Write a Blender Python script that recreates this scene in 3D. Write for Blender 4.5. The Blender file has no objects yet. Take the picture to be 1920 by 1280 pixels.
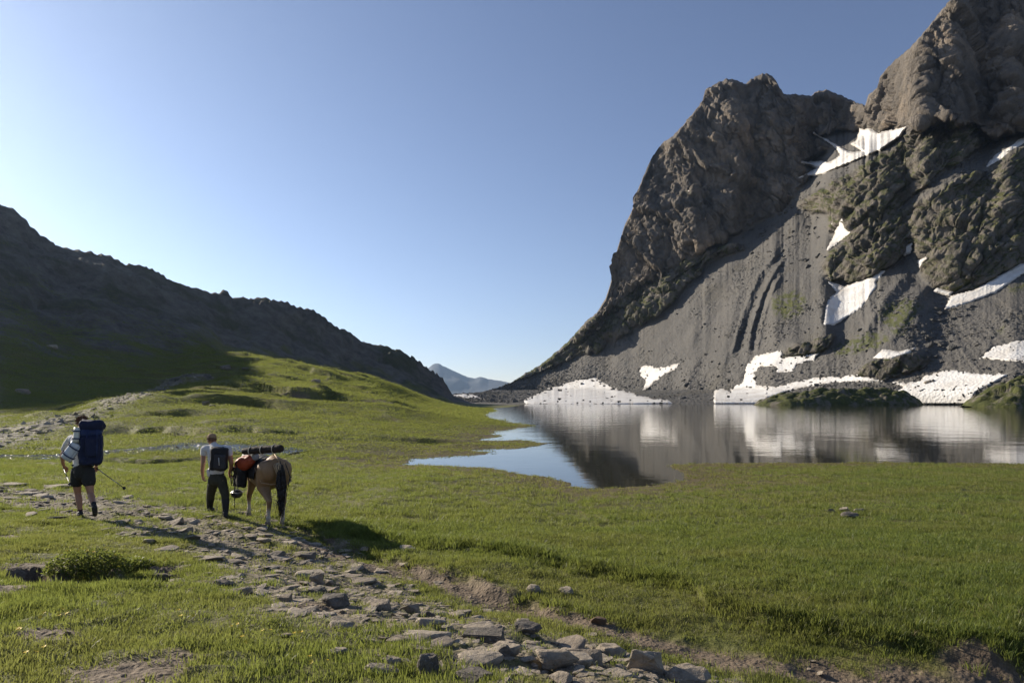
import bpy, bmesh, math, random
import numpy as np
from mathutils import Vector, Matrix
R = math.radians
random.seed(7); RNG = np.random.default_rng(11)
sc = bpy.context.scene
COL = sc.collection

# ------------------------------------------------------------------ camera, sky, sun, exposure
CAMZ, HOR, F = 3.0, 746.0, 1280.0        # eye height above the lake, horizon row and focal length of the 1920 px wide photograph
cam_d = bpy.data.cameras.new('camera'); cam = bpy.data.objects.new('camera', cam_d); COL.objects.link(cam)
cam.location = (0, 0, CAMZ); cam.rotation_euler = (R(90), 0, 0)
cam_d.sensor_width = 36.0; cam_d.lens = 24.0; cam_d.shift_y = (HOR-640)/1920.0
cam_d.clip_start = 0.1; cam_d.clip_end = 30000
sc.camera = cam
SUN_AZ, SUN_EL = R(-57), R(23)           # azimuth from the view axis (left), elevation
w = bpy.data.worlds.new('World'); sc.world = w; w.use_nodes = True
nt = w.node_tree; bg = nt.nodes['Background']; bg.inputs['Strength'].default_value = 0.074
sky = nt.nodes.new('ShaderNodeTexSky'); sky.sky_type = 'NISHITA'; sky.sun_disc = False
sky.sun_elevation = SUN_EL; sky.sun_rotation = SUN_AZ; sky.altitude = 2400
sky.air_density = 1.0; sky.dust_density = 1.2; sky.ozone_density = 2.0
hs = nt.nodes.new('ShaderNodeHueSaturation'); hs.inputs['Saturation'].default_value = .97
wb = nt.nodes.new('ShaderNodeMix'); wb.data_type = 'RGBA'; wb.blend_type = 'MULTIPLY'; wb.inputs[0].default_value = 1.0; wb.inputs[7].default_value = (1.10, .985, 1.0, 1)
nt.links.new(sky.outputs[0], hs.inputs['Color']); nt.links.new(hs.outputs[0], wb.inputs[6]); nt.links.new(wb.outputs[2], bg.inputs[0])
sd = bpy.data.lights.new('sun', 'SUN'); so = bpy.data.objects.new('sun', sd); COL.objects.link(so)
sd.energy = 5.0; sd.angle = R(0.5); sd.color = (1.0, 0.89, 0.73)
SUN = Vector((math.sin(SUN_AZ)*math.cos(SUN_EL), math.cos(SUN_AZ)*math.cos(SUN_EL), math.sin(SUN_EL)))
so.rotation_euler = SUN.to_track_quat('Z', 'Y').to_euler()
sc.view_settings.view_transform = 'Standard'; sc.view_settings.look = 'None'
sc.view_settings.exposure = 0.82; sc.view_settings.gamma = 1.0; sc.view_settings.use_curve_mapping = False
sc.render.engine = 'CYCLES'
cy = sc.cycles
cy.use_denoising = True; cy.max_bounces = 6; cy.diffuse_bounces = 3; cy.glossy_bounces = 3; cy.transmission_bounces = 3
cy.transparent_max_bounces = 6; cy.volume_bounces = 0; cy.caustics_reflective = False; cy.caustics_refractive = False

# ------------------------------------------------------------------ helpers
_p = RNG.permutation(256).astype(np.int64); PERM = np.concatenate([_p, _p, _p])
GR = RNG.normal(size=(256, 3)); GR /= np.linalg.norm(GR, axis=1)[:, None]
def perlin(x, y, z):
    x = np.asarray(x, float); y = np.asarray(y, float); z = np.asarray(z, float)
    x, y, z = np.broadcast_arrays(x, y, z)
    xi = np.floor(x).astype(np.int64); yi = np.floor(y).astype(np.int64); zi = np.floor(z).astype(np.int64)
    xf, yf, zf = x-xi, y-yi, z-zi
    u = xf*xf*xf*(xf*(xf*6-15)+10); v = yf*yf*yf*(yf*(yf*6-15)+10); q = zf*zf*zf*(zf*(zf*6-15)+10)
    xi &= 255; yi &= 255; zi &= 255
    def g(a, b, c):
        h = PERM[PERM[PERM[(xi+a) & 255]+((yi+b) & 255)]+((zi+c) & 255)]
        G = GR[h & 255]
        return G[..., 0]*(xf-a)+G[..., 1]*(yf-b)+G[..., 2]*(zf-c)
    l = lambda a, b, t: a+t*(b-a)
    x1 = l(l(g(0,0,0), g(1,0,0), u), l(g(0,1,0), g(1,1,0), u), v)
    x2 = l(l(g(0,0,1), g(1,0,1), u), l(g(0,1,1), g(1,1,1), u), v)
    return l(x1, x2, q)*1.5
def fbm(x, y, z, o=4, lac=2.1, gain=.5):
    s = 0; a = 1; f = 1; n = 0
    for i in range(o):
        s = s+a*perlin(x*f+i*7.3, y*f+i*3.1, z*f+i*5.7); n += a; a *= gain; f *= lac
    return s/n
def ridged(x, y, z, o=4, lac=2.1, gain=.5):
    s = 0; a = 1; f = 1; n = 0
    for i in range(o):
        s = s+a*(1-2*np.abs(perlin(x*f+i*7.3, y*f+i*3.1, z*f+i*5.7))); n += a; a *= gain; f *= lac
    return s/n
def facets(x, y, z, tilt=.8, crack=0., cw=.22):
    """blocky fractured-rock relief: every Voronoi cell is a plane of its own"""
    x, y, z = [np.asarray(q, float) for q in (x, y, z)]
    xi, yi, zi = [np.floor(q).astype(np.int64) for q in (x, y, z)]
    best = np.full(x.shape, 1e9); sec = np.full(x.shape, 1e9); out = np.zeros(x.shape)
    for a in (-1, 0, 1):
        for b in (-1, 0, 1):
            for c in (-1, 0, 1):
                h = PERM[PERM[PERM[(xi+a) & 255]+((yi+b) & 255)]+((zi+c) & 255)] & 255
                G = GR[h]; J = GR[(h*7+13) & 255]
                px, py, pz = xi+a+.5+.35*J[..., 0], yi+b+.5+.35*J[..., 1], zi+c+.5+.35*J[..., 2]
                dx, dy, dz = x-px, y-py, z-pz; d = dx*dx+dy*dy+dz*dz; m = d < best; sec = np.where(m, best, np.minimum(sec, d))
                best = np.where(m, d, best); out = np.where(m, .55*G[..., 2]+tilt*(G[..., 0]*dx+G[..., 1]*dz), out)
    if crack: out = out-crack*(1-np.clip((np.sqrt(sec)-np.sqrt(best))/cw, 0, 1))**1.5
    return out
def sstep(e0, e1, x):
    t = np.clip((x-e0)/(e1-e0), 0, 1); return t*t*(3-2*t)
def inpoly(px, py, poly):
    c = np.zeros(np.shape(px), bool); n = len(poly)
    for i in range(n):
        x1, y1 = poly[i]; x2, y2 = poly[(i+1) % n]
        if y1 == y2: continue
        c ^= ((y1 > py) != (y2 > py)) & (px < (x2-x1)*(py-y1)/(y2-y1)+x1)
    return c
def seg_dist(X, Y, pts, closed=False):
    """distance to a polyline, and side (+ = left of its direction)"""
    best = np.full(np.shape(X), 1e9); side = np.zeros(np.shape(X)); n = len(pts)
    for i in range(n if closed else n-1):
        (x1, y1), (x2, y2) = pts[i], pts[(i+1) % n]
        dx, dy = x2-x1, y2-y1; L = dx*dx+dy*dy+1e-12
        t = np.clip(((X-x1)*dx+(Y-y1)*dy)/L, 0, 1)
        d = np.hypot(X-x1-t*dx, Y-y1-t*dy)
        s = np.sign(dx*(Y-y1)-dy*(X-x1))
        m = d < best
        best = np.where(m, d, best); side = np.where(m, s, side)
    return best, side
def blur(A, k):
    for ax in (0, 1):
        for _ in range(3):
            c = np.cumsum(np.concatenate([np.repeat(A.take([0], ax), k+1, ax), A, np.repeat(A.take([-1], ax), k, ax)], ax), ax)
            n = A.shape[ax]
            A = (c.take(range(2*k+1, 2*k+1+n), ax)-c.take(range(0, n), ax))/(2*k+1)
    return A
def mesh_from(name, V, Fq, smooth=True):
    me = bpy.data.meshes.new(name)
    V = np.asarray(V, np.float32); Fq = np.asarray(Fq, np.int32)
    me.vertices.add(len(V)); me.vertices.foreach_set('co', V.ravel())
    k = Fq.shape[1]
    me.loops.add(Fq.size); me.loops.foreach_set('vertex_index', Fq.ravel())
    me.polygons.add(len(Fq)); me.polygons.foreach_set('loop_start', np.arange(0, Fq.size, k, dtype=np.int32))
    me.polygons.foreach_set('loop_total', np.full(len(Fq), k, np.int32))
    if smooth: me.polygons.foreach_set('use_smooth', np.ones(len(Fq), bool))
    me.update(calc_edges=True); me.validate()
    return me
def add_attr(me, name, arr):
    a = me.attributes.new(name, 'FLOAT', 'POINT'); a.data.foreach_set('value', np.asarray(arr, np.float32).ravel())
def grid_faces(nc, nr):
    i = np.arange(nc-1)[:, None]*nr+np.arange(nr-1)[None, :]
    return np.stack([i, i+nr, i+nr+1, i+1], -1).reshape(-1, 4)
def link(name, me, mat=None, parent=None, label=None, cat=None, group=None, kind=None):
    o = bpy.data.objects.new(name, me); COL.objects.link(o)
    if mat is not None and me is not None:
        me.materials.clear(); me.materials.append(mat)
    if parent: o.parent = parent
    if label: o['label'] = label
    if cat: o['category'] = cat
    if group: o['group'] = group
    if kind: o['kind'] = kind
    return o

# ------------------------------------------------------------------ materials
class NT:
    def __init__(s, name):
        s.m = bpy.data.materials.new(name); s.m.use_nodes = True; s.t = s.m.node_tree; s.t.nodes.clear()
        s.out = s.n('ShaderNodeOutputMaterial')
    def n(s, typ, ins=None, **kw):
        nd = s.t.nodes.new(typ)
        for k, v in kw.items(): setattr(nd, k, v)
        for k, v in (ins or {}).items(): s.set(nd.inputs[k], v)
        return nd
    def set(s, sock, v):
        if isinstance(v, bpy.types.NodeSocket): s.t.links.new(v, sock)
        elif isinstance(v, bpy.types.Node): s.t.links.new(v.outputs[0], sock)
        else:
            if sock.type == 'RGBA' and not hasattr(v, '__len__'): v = (v, v, v, 1)
            if sock.type == 'RGBA' and len(v) == 3: v = (*v, 1)
            sock.default_value = v
    def attr(s, name): return s.n('ShaderNodeAttribute', attribute_name=name).outputs['Fac']
    def pos(s): return s.n('ShaderNodeNewGeometry').outputs['Position']
    def noise(s, scale, detail=4, rough=.6, vec=None, dist=0):
        return s.n('ShaderNodeTexNoise', {'Vector': vec if vec is not None else s.pos(), 'Scale': scale, 'Detail': detail, 'Roughness': rough, 'Distortion': dist}).outputs[0]
    def scl(s, v3, vec=None): return s.n('ShaderNodeVectorMath', {0: vec if vec is not None else s.pos(), 1: v3}, operation='MULTIPLY').outputs[0]
    def math(s, op, a, b=0.0, clamp=False): return s.n('ShaderNodeMath', {0: a, 1: b}, operation=op, use_clamp=clamp).outputs[0]
    def ramp(s, fac, a, b, c0=0.0, c1=1.0):
        return s.n('ShaderNodeMapRange', {'Value': fac, 'From Min': a, 'From Max': b, 'To Min': c0, 'To Max': c1}, clamp=True).outputs[0]
    def mix(s, f, a, b, blend='MIX'):
        nd = s.n('ShaderNodeMix', data_type='RGBA', blend_type=blend)
        s.set(nd.inputs[0], f); s.set(nd.inputs[6], a); s.set(nd.inputs[7], b); return nd.outputs[2]
    def bump(s, h, dist=1.0, strength=1.0, normal=None):
        nd = s.n('ShaderNodeBump', {'Height': h, 'Distance': dist, 'Strength': strength})
        if normal is not None: s.set(nd.inputs['Normal'], normal)
        return nd.outputs[0]
    def bsdf(s, col, rough=.8, bump=None, spec=.3, **kw):
        b = s.n('ShaderNodeBsdfPrincipled', {'Base Color': col, 'Roughness': rough, 'Specular IOR Level': spec})
        for k, v in kw.items(): s.set(b.inputs[k.replace('_', ' ')], v)
        if bump is not None: s.set(b.inputs['Normal'], bump)
        return b.outputs[0]
    def done(s, shader, disp=None):
        s.set(s.out.inputs['Surface'], shader); return s.m
def simple(name, col, rough=.8, spec=.3, var=.25, scale=30, bumpd=.002, **kw):
    t = NT(name)
    n = t.noise(scale, 4, .6, vec=t.n('ShaderNodeTexCoord').outputs['Object'])
    c = t.mix(t.ramp(n, .3, .7), tuple(x*(1-var) for x in col), tuple(min(1, x*(1+var)) for x in col))
    return t.done(t.bsdf(c, rough, t.bump(n, bumpd, .8), spec, **kw))
# ------------------------------------------------------------------ ground: one height function over (px, ln Y), sampled on a fan-shaped grid
def wx(px, Y): return (px-960.)/F*Y
def zz(py, Y): return CAMZ+(HOR-py)*Y/F
KN = []                                   # knots (px, Y, z)
def kz(px, py, z): KN.append((px, (CAMZ-z)*F/(py-HOR), z))
def ky(px, py, Y): KN.append((px, Y, zz(py, Y)))
def kk(px, Y, z): KN.append((px, Y, z))
for p in (-1500, -400, 0, 500, 960, 1400, 1920, 2600, 3600):
    kk(p, 1.2, 1.42); kk(p, 2.4, 1.40 if p < 1400 else 1.2)
for p in (-1500, -400):
    kk(p, 5, 1.35); kk(p, 12, .95); kk(p, 25, .7); kk(p, 45, .9); kk(p, 70, 3)
for a in [(0,1280,1.35),(0,1100,1.15),(0,970,.85),(0,900,.65),(0,855,.45),(0,820,.6),(0,790,1.0)]: kz(*a)
for a in [(200,1280,1.3),(200,1090,1.1),(170,970,.73),(200,900,.55),(250,850,.45),(250,800,1.0),(250,762,2.2)]: kz(*a)
for a in [(450,1280,1.25),(450,1100,.95),(450,990,.6),(450,900,.4),(450,860,.35),(450,830,.75),(450,790,1.4)]: kz(*a)
for a in [(450,752,75),(450,718,105),(450,690,135),(450,672,165),(300,742,90),(330,712,125),(200,762,85),(100,775,75)]: ky(*a)
kk(450,200,11)
for a in [(700,1280,1.2),(700,1150,.9),(650,1072,.42),(700,980,.45),(700,900,.3),(700,868,.12),(700,845,.3)]: kz(*a)
for a in [(700,800,55),(700,765,90),(700,742,120),(700,716,155),(590,690,160),(590,722,120),(590,752,88)]: ky(*a)
kk(700,190,5.5); kk(700,235,3.5); kk(590,205,8)
for a in [(850,870,.03),(850,845,.15),(850,800,.5)]: kz(*a)
for a in [(850,774,95),(845,756,145),(890,771,140),(780,734,155),(640,703,160)]: ky(*a)
kk(850,185,.5); kk(850,240,.5); kk(850,330,2.0); kk(930,330,2.0)
for a in [(960,1280,1.15),(960,1200,.72),(960,1135,.3),(960,1060,.45),(960,960,.35),(960,900,.12)]: kz(*a)
for a in [(1300,1280,.62),(1300,1230,.25),(1300,1150,.36),(1300,1000,.35),(1300,905,.08)]: kz(*a)
for a in [(1600,1280,.2),(1600,1180,.42),(1600,960,.35),(1600,872,.05)]: kz(*a)
for a in [(1920,1280,.15),(1920,1200,.42),(1920,950,.3),(1920,872,.05)]: kz(*a)
for p in (2500, 3500): kk(p,4.,.7); kk(p,7.,.35); kk(p,15,.3); kk(p,28,.06)
for p in (1300, 1900, 2500): kk(p, 60, -1.5)
KN = np.array(KN)
def tc(px, Y): return np.asarray(px)/500., np.log(np.asarray(Y))*1.6
LEDGE1 = [(560,980),(640,1008),(730,1022),(840,1034),(954,1050),(1094,1075),(1221,1094),(1303,1113),(1335,1145),(1462,1172),(1653,1202),(1907,1221),(2300,1240)]
LEDGE2 = [(560,1005),(640,1035),(713,1056),(827,1094),(922,1126),(1040,1158),(1130,1185)]
PATH = [(560,1040),(650,1066),(800,1105),(950,1150),(1100,1190),(1250,1228),(1400,1256),(1560,1275),(1900,1300)]
TRAIL = [(-300,880),(0,925),(150,950),(300,978),(420,1003),(520,1040),(620,1095),(720,1155),(860,1205),(1000,1250),(1150,1290),(1400,1400)]
def flatpt(px, py, z=.4): Y = (CAMZ-z)*F/(py-HOR); return (wx(px, Y), Y)
zg = lambda px, py: np.interp(py, [900, 1000, 1100, 1280], [.55, .6, .8, 1.1])
L1 = [flatpt(a, b, .38) for a, b in LEDGE1]; L2 = [flatpt(a, b, .3) for a, b in LEDGE2]
PT = [flatpt(a, b, .27) for a, b in PATH]
TR = [flatpt(a, b, float(np.interp(a, [0, 300, 500, 720, 1000, 1200], [.75, .65, .58, .75, .75, .7]))) for a, b in TRAIL]
def cdist(X, Y, L):                      # distance behind a curve that runs left to right
    xs = [p[0] for p in L]; ys = [p[1] for p in L]
    return (Y-np.interp(X, xs, ys))*.8
def steps(X, Y):
    n = .20*perlin(X*1.1, Y*1.1, 0)+.07*perlin(X*4, Y*4, 3)
    d = cdist(X, Y, L1)+n
    z = .13*sstep(-.08, .22, d)
    d = cdist(X, Y, L2)+n
    f = sstep(L2[-1][0]+.5, L2[-1][0]-1.2, X)
    z = z+.15*sstep(-.05, .16, d)*f
    z = z*sstep(L1[0][0]-.6, L1[0][0]+1.6, X)
    return z
Kx = wx(KN[:, 0], KN[:, 1]); kr = KN[:, 2]-steps(Kx, KN[:, 1])*(KN[:, 1] < 40)
ku, kv = tc(KN[:, 0], KN[:, 1])
def phi(r2): return .5*r2*np.log(r2+1e-9)
def tps_fit(u, v, z, lam=.002):
    n = len(u); K = phi((u[:, None]-u)**2+(v[:, None]-v)**2)+lam*np.eye(n); Pm = np.stack([np.ones(n), u, v], 1)
    A = np.block([[K, Pm], [Pm.T, np.zeros((3, 3))]]); return np.linalg.solve(A, np.concatenate([z, [0, 0, 0]]))
TW = tps_fit(ku, kv, kr)
def tps(px, Y):
    u, v = tc(px, Y); sh = np.shape(u); u = np.ravel(u); v = np.ravel(v); out = TW[-3]+TW[-2]*u+TW[-1]*v
    for i in range(len(ku)): out = out+TW[i]*phi((u-ku[i])**2+(v-kv[i])**2)
    return out.reshape(sh)
# left ridge: crest skyline, its distance, and the foot of the slope
CR = np.array([(-3200,190,70),(-2000,110,95),(-1200,100,135),(-800,120,160),(-500,175,180),(-300,232,190),(-200,275,195),(-100,328,202),(0,384,210),(25,397,211),(50,410,212),(56,422,212),(75,437,213),(105,456,216),(120,461,217),(165,470,220),(200,478,223),(215,487,225),(240,497,227),(270,502,230),(290,511,233),(320,527,238),(345,535,240),(370,545,243),(408,551,247),(414,546,248),(428,549,249),(437,560,250),(465,564,253),(475,561,255),(500,559,258),(530,566,262),(560,577,267),(590,583,272),(610,600,276),(640,617,281),(680,638,288),(720,648,296),(760,662,303),(790,682,308),(810,697,312),(830,712,316),(838,724,318),(850,742,320),(900,746,320)], float)
FT = np.array([(-3200,30),(-1200,45),(-400,58),(0,72),(200,88),(330,128),(420,185),(600,205),(800,225),(860,250),(900,262)], float)
LAKE = [(755,872),(773,860),(830,856),(910,851.5),(919,847),(867,843),(933,840.5),(958,842),(997,838),(1020,833),(1043,830.5),(1003,828.5),(973,824.5),(933,825.5),(893,825),(940,817),(920,813),(933,807.5),(967,803.5),(1007,797.5),(953,791),(907,785),(902,776),(927,770),(915,766),(953,763.5),(975,760),(990,757),(1100,753.5),(2600,751),(3600,751),(3600,872),(2600,872),(1920,870),(1800,869),(1600,867),(1420,867.5),(1300,869),(1260,873),(1285,893),(1303,900),(1220,910),(1120,917),(1070,912),(1070,903),(1020,893),(967,887),(927,877),(837,873)]
LK = [flatpt(a, b, 0.) for a, b in LAKE]
TER = 0.0
def ground_z(px, Y, feat=True):
    X = wx(px, Y)
    z = tps(px, Y)
    near = sstep(60, 35, Y)
    z = z+steps(X, Y)*near
    Yc = np.interp(px, CR[:, 0], CR[:, 2]); zc = CAMZ+(HOR-np.interp(px, CR[:, 0], CR[:, 1]))*Yc/F
    Yf = np.interp(px, FT[:, 0], FT[:, 1])
    u = (Y-Yf)/(Yc-Yf); uc = np.clip(u, 0, 1)
    p = .30*uc+.70*uc**2.3
    p = np.where(u < 0, 0, p)
    nn = perlin(X/90, Y/90, 1.5)
    z1 = np.where(u > 0, tps(px, np.minimum(Y, Yf+2)), z)
    z = np.where(u > 0, z1*(1-p)+zc*p, z)
    z = np.where(u > 1, zc-.75*(Y-Yc), z)
    msk = sstep(895, 850, px)
    z = np.where(px > 850, z*msk+(1-msk)*np.minimum(z1, 2.0), z)
    rk = uc*(u > 0)*(u < 1.3)*sstep(870, 820, px)           # rockiness rises to the crest
    amp = rk**1.3
    z = z+amp*(6.5*ridged(X/38, Y/38, z/60, 5)-2.0+1.6*facets(X/13, Y/13, z/13, .9, .5, .2)+.6*facets(X/4.5, Y/4.5, z/4.5, .9, .4, .3))*np.where(u > .93, .35, 1)
    z = z+sstep(.15, .9, u)*sstep(1.6, .9, u)*(1.2*fbm(X/6, Y/6, z/6, 3)+.6*facets(X/9, Y/9, z/6, .9, .4, .3))*sstep(870, 820, px)
    # rolling meadow
    far = sstep(28, 60, Y)*(1-sstep(0, .5, u))
    z = z+far*(.75*fbm(X/16, Y/24, 0, 3)+.30*ridged(X/7, Y/14, 4, 3)-.1)*np.clip(z/1.2, 0, 1)
    qs = Y/11+2.6*fbm(X/34, Y/34, 21, 3); sw_ = qs-np.floor(qs); tm = sstep(-.15, .25, fbm(X/14, Y/22, 61, 2))
    z = z+TER*far*1.2*tm*(sstep(0, .075, sw_)-sw_)*np.clip(z/1.0, 0, 1)*np.clip(Y/70, .5, 1.2)
    z = z+sstep(-.1, .3, u)*(1-amp)*(1.6*fbm(X/22, Y/22, 9, 4))*sstep(880, 840, px)
    if feat:
        for pts, h, wd, L in FEAT:
            d, s = seg_dist(X, Y, pts); ds = d*s+1.5*wd*fbm(X/wd/3.2, Y/wd/3.2, 5, 3); h = h*np.clip(.75+1.3*perlin(X/wd/5, Y/wd/5, 15), .15, 1.4)*1.25
            e = np.minimum(np.hypot(X-pts[0][0], Y-pts[0][1]), np.hypot(X-pts[-1][0], Y-pts[-1][1]))
            Lt = sum(math.hypot(pts[i+1][0]-pts[i][0], pts[i+1][1]-pts[i][1]) for i in range(len(pts)-1)); f = sstep(0, max(wd*1.5, .38*Lt), e)
            z = z-h*f*sstep(-L*.6, 0, ds)*sstep(wd, 0, ds)
    # near micro relief
    nr = sstep(70, 12, Y)
    onpl = sstep(.05, .5, cdist(X, Y, L1))
    z = z+nr*((.095-.02*onpl)*fbm(X*.8, Y*1.0, 2, 3)+(.045-.020*onpl)*ridged(X*2.2, Y*2.8, 6, 3))
    dt, _ = seg_dist(X, Y, TR); tr = sstep(1.3, .3, dt)
    z = z+nr*tr*(.045*ridged(X*2.1, Y*3.6, 1, 3)-.02+.035*facets(X*2.4, Y*4.2, 0*X, .6, .3, .2))
    # lake bed
    n = .25*fbm(X*.6, Y*.35, 8, 4)+.12*fbm(X*2.4, Y*1.6, 3, 2)
    d, _ = seg_dist(X, Y, LK, True); ins = inpoly(X, Y, LK); sdv = np.where(ins, -d, d)+n*np.clip(Y/18, .6, 3)
    prof = np.where(sdv > 0, .012+.055*np.minimum(sdv, 1)+.10*np.maximum(sdv-1, 0)+.012*np.maximum(sdv-6, 0)**2, .12*sdv)
    prof = np.maximum(prof, -2.5)
    k = np.clip(z, .0, None)
    z = np.where(sdv > 0, np.minimum(k+.01, prof), np.minimum(prof, z))
    return z
FEAT = []
def hit(pts, feat=False):
    pts = np.array(pts, float); Ys = np.exp(np.linspace(math.log(2.), math.log(480), 900))
    PX = np.repeat(pts[:, :1], len(Ys), 1); YY = np.repeat(Ys[None], len(pts), 0)
    Z = ground_z(PX, YY, feat); PYg = HOR-(Z-CAMZ)/YY*F
    i = np.argmax(PYg <= pts[:, 1:2], 1); Yh = Ys[i]
    return [(wx(a, b), b) for a, b in zip(pts[:, 0], Yh)]
def feat_line(pts, h, wd, L):
    far_ = pts[0][1] < 900
    _F.append((hit(pts), h*(1.5 if far_ else 1), wd*(.7 if far_ else 1), L))
_F = []
feat_line([(560,738),(590,748),(620,752),(650,756),(690,757),(720,752)], 2.6, 4.0, 26)
feat_line([(470,722),(510,733),(545,738),(575,735)], 1.6, 3.0, 18)
feat_line([(205,797),(250,806),(300,802),(360,806),(430,812)], .55, 1.2, 7)
feat_line([(390,800),(440,800),(500,806),(560,812),(620,818)], .35, 1.0, 6)
feat_line([(700,812),(745,823),(830,827),(880,824),(935,814)], .35, .9, 6)
feat_line([(855,801),(890,804),(950,806)], .4, 1.0, 6)
feat_line([(225,757),(265,742),(310,727),(380,715)], 1.0, 1.8, 10)
feat_line([(195,858),(260,864),(330,862),(400,856)], .16, .5, 4)
feat_line([(-100,836),(0,838),(110,842),(180,845)], .18, .6, 4)
feat_line([(560,858),(650,860),(760,858),(900,852)], .10, .5, 4)
feat_line([(430,690),(480,700),(540,706)], .8, 2, 10)
feat_line([(115,1070),(165,1082),(225,1075)], .42, .22, 1.5)
feat_line([(215,1065),(250,1058),(290,1062)], .16, .15, .9)
feat_line([(700,780),(760,790),(830,792)], .3, 1.0, 8)
feat_line([(250,775),(320,770),(420,778)], .35, 1.2, 8)
FEAT = _F; TER = 1.0

# fan grid
cols = np.unique(np.concatenate([np.linspace(-3200, -100, 150), np.linspace(-100, 2020, 760), np.linspace(2020, 3600, 60)]))
rows = np.exp(np.concatenate([np.linspace(math.log(1.2), math.log(4), 30)[:-1], np.linspace(math.log(4), math.log(460), 640)]))
GPX, GY = np.meshgrid(cols, rows, indexing='ij')
GZ = ground_z(GPX, GY); GX = wx(GPX, GY)
LR = np.log(rows)
def ground_at(X, Y):
    """height of the finished ground under world points"""
    X = np.asarray(X, float); Y = np.maximum(np.asarray(Y, float), 1.25)
    px = X/Y*F+960; ci = np.clip(np.interp(px, cols, np.arange(len(cols))), 0, len(cols)-1.001); ri = np.clip(np.interp(np.log(Y), LR, np.arange(len(rows))), 0, len(rows)-1.001)
    c0 = ci.astype(int); r0 = ri.astype(int); fc = ci-c0; fr = ri-r0
    return (GZ[c0, r0]*(1-fc)+GZ[c0+1, r0]*fc)*(1-fr)+(GZ[c0, r0+1]*(1-fc)+GZ[c0+1, r0+1]*fc)*fr
def at(px, py):
    """first ground point seen through photo pixel (px, py)"""
    z = ground_at(wx(px, rows), rows); g = HOR-(z-CAMZ)/rows*F
    i = int(np.argmax(g <= py)); 
    if i == 0: i = 1
    f = (g[i-1]-py)/max(1e-6, g[i-1]-g[i]); Y = rows[i-1]+(rows[i]-rows[i-1])*min(1, max(0, f))
    return Vector((wx(px, Y), Y, float(ground_at(wx(px, Y), Y))))
dT, _ = seg_dist(GX, GY, TR); dP, _ = seg_dist(GX, GY, PT)
dL1 = cdist(GX, GY, L1); dL2 = cdist(GX, GY, L2)
dS, _ = seg_dist(GX, GY, LK, True)
STREAM = hit([(400,712),(330,712),(290,735),(230,752),(150,775),(60,800),(-60,835),(-300,850)], True)
STREAM2 = hit([(-200,858),(0,857),(120,855),(220,848),(330,838),(460,842),(560,850)], True)
dR1, _ = seg_dist(GX, GY, STREAM); dR2, _ = seg_dist(GX, GY, STREAM2)
nA = fbm(GX*.7, GY*.7, 0, 4); nB = fbm(GX*2.2, GY*2.2, 5, 3); nC = fbm(GX*.12, GY*.12, 5, 4)
Yf_ = np.interp(GPX, FT[:, 0], FT[:, 1]); Yc_ = np.interp(GPX, CR[:, 0], CR[:, 2]); U = (GY-Yf_)/(Yc_-Yf_)
trail = sstep(1.85, .8, dT+.9*nA+.35*nB)*sstep(60, 25, GY)
spots = [(240,1268,.55),(40,1070,.5),(20,1100,.4),(90,1188,.25),(300,1070,.3),(1700,1275,.6),(1850,1270,.6),(1540,1262,.5),(600,1140,.4),(10,1010,.4)]
dirt = sstep(.42, .16, dP+.22*nA+.12*nB)*sstep(20, 13, GY)
for a, b, r in spots:
    q = at(a, b); dirt = np.maximum(dirt, sstep(r, r*.4, np.hypot(GX-q.x, (GY-q.y))+.5*r*nB+.4*r*nA))
dirt = np.maximum(dirt, sstep(-.35, -.02, dL2)*sstep(.12, .0, dL2)*(GX > L2[0][0]-.3)*(GX < L2[-1][0]-.5)*sstep(-.5, .2, nB))
for pts, h, wd, L in FEAT:
    d_, s_ = seg_dist(GX, GY, pts); dd_ = d_*s_
    dirt = np.maximum(dirt, sstep(-L*.22, 0, dd_)*sstep(wd*1.1, wd*.6, dd_)*sstep(-.45, .05, nB+.5*nA)*(.95 if h > 3 or wd < .3 else .18))
q1 = sstep(-.5, -.2, dL1)*sstep(.0, -.2, dL1)*sstep(2.6, 3.4, GX)
dirt = np.maximum(dirt, q1*sstep(0, .4, nA+.3*nB)*.75)
stony = sstep(3.6, 1.2, dR1+3*nA)*(GPX < 520)
water = sstep(.95, .35, dR2+1.2*nA)*sstep(-.2, .2, nB+.25)*sstep(11, 16, GY)
bare = np.clip(sstep(.05, .9, U)*1.15+.55*nC*1.5*sstep(-.2, .3, U), 0, 1)
shore = sstep(6.5, .4, dS+3.2*nA)*(GY < 200)
me = mesh_from('ground', np.stack([GX, GY, GZ], -1).reshape(-1, 3), grid_faces(len(cols), len(rows)))
for nme, a in (('trail', trail), ('dirt', dirt), ('stony', stony), ('bare', bare), ('shore', shore), ('wet', water)): add_attr(me, nme, a)
t = NT('ground_turf')
P = t.pos()
n1 = t.noise(.35, 5, .6); n2 = t.noise(2.6, 6, .65); n3 = t.noise(22, 4, .7); n4 = t.noise(.06, 4, .6)
green = t.mix(t.ramp(n2, .3, .7), (.075, .088, .020), (.130, .135, .034))
green = t.mix(t.ramp(n1, .38, .66), green, (.150, .135, .042))
green = t.mix(t.math('MULTIPLY', t.ramp(n3, .35, .7), .35), green, (.020, .028, .007))
soil = t.mix(t.ramp(n2, .3, .7), (.115, .085, .058), (.20, .155, .11)); soil = t.mix(t.math('MULTIPLY', t.ramp(n3, .45, .75), .6), soil, (.06, .045, .03))
pebl = t.n('ShaderNodeTexVoronoi', {'Vector': P, 'Scale': 16.0}); pebb = t.ramp(pebl.outputs['Distance'], .1, .5, 1, 0)
gravel = t.mix(t.ramp(n2, .3, .7), (.13, .105, .07), (.27, .225, .165))
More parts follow.
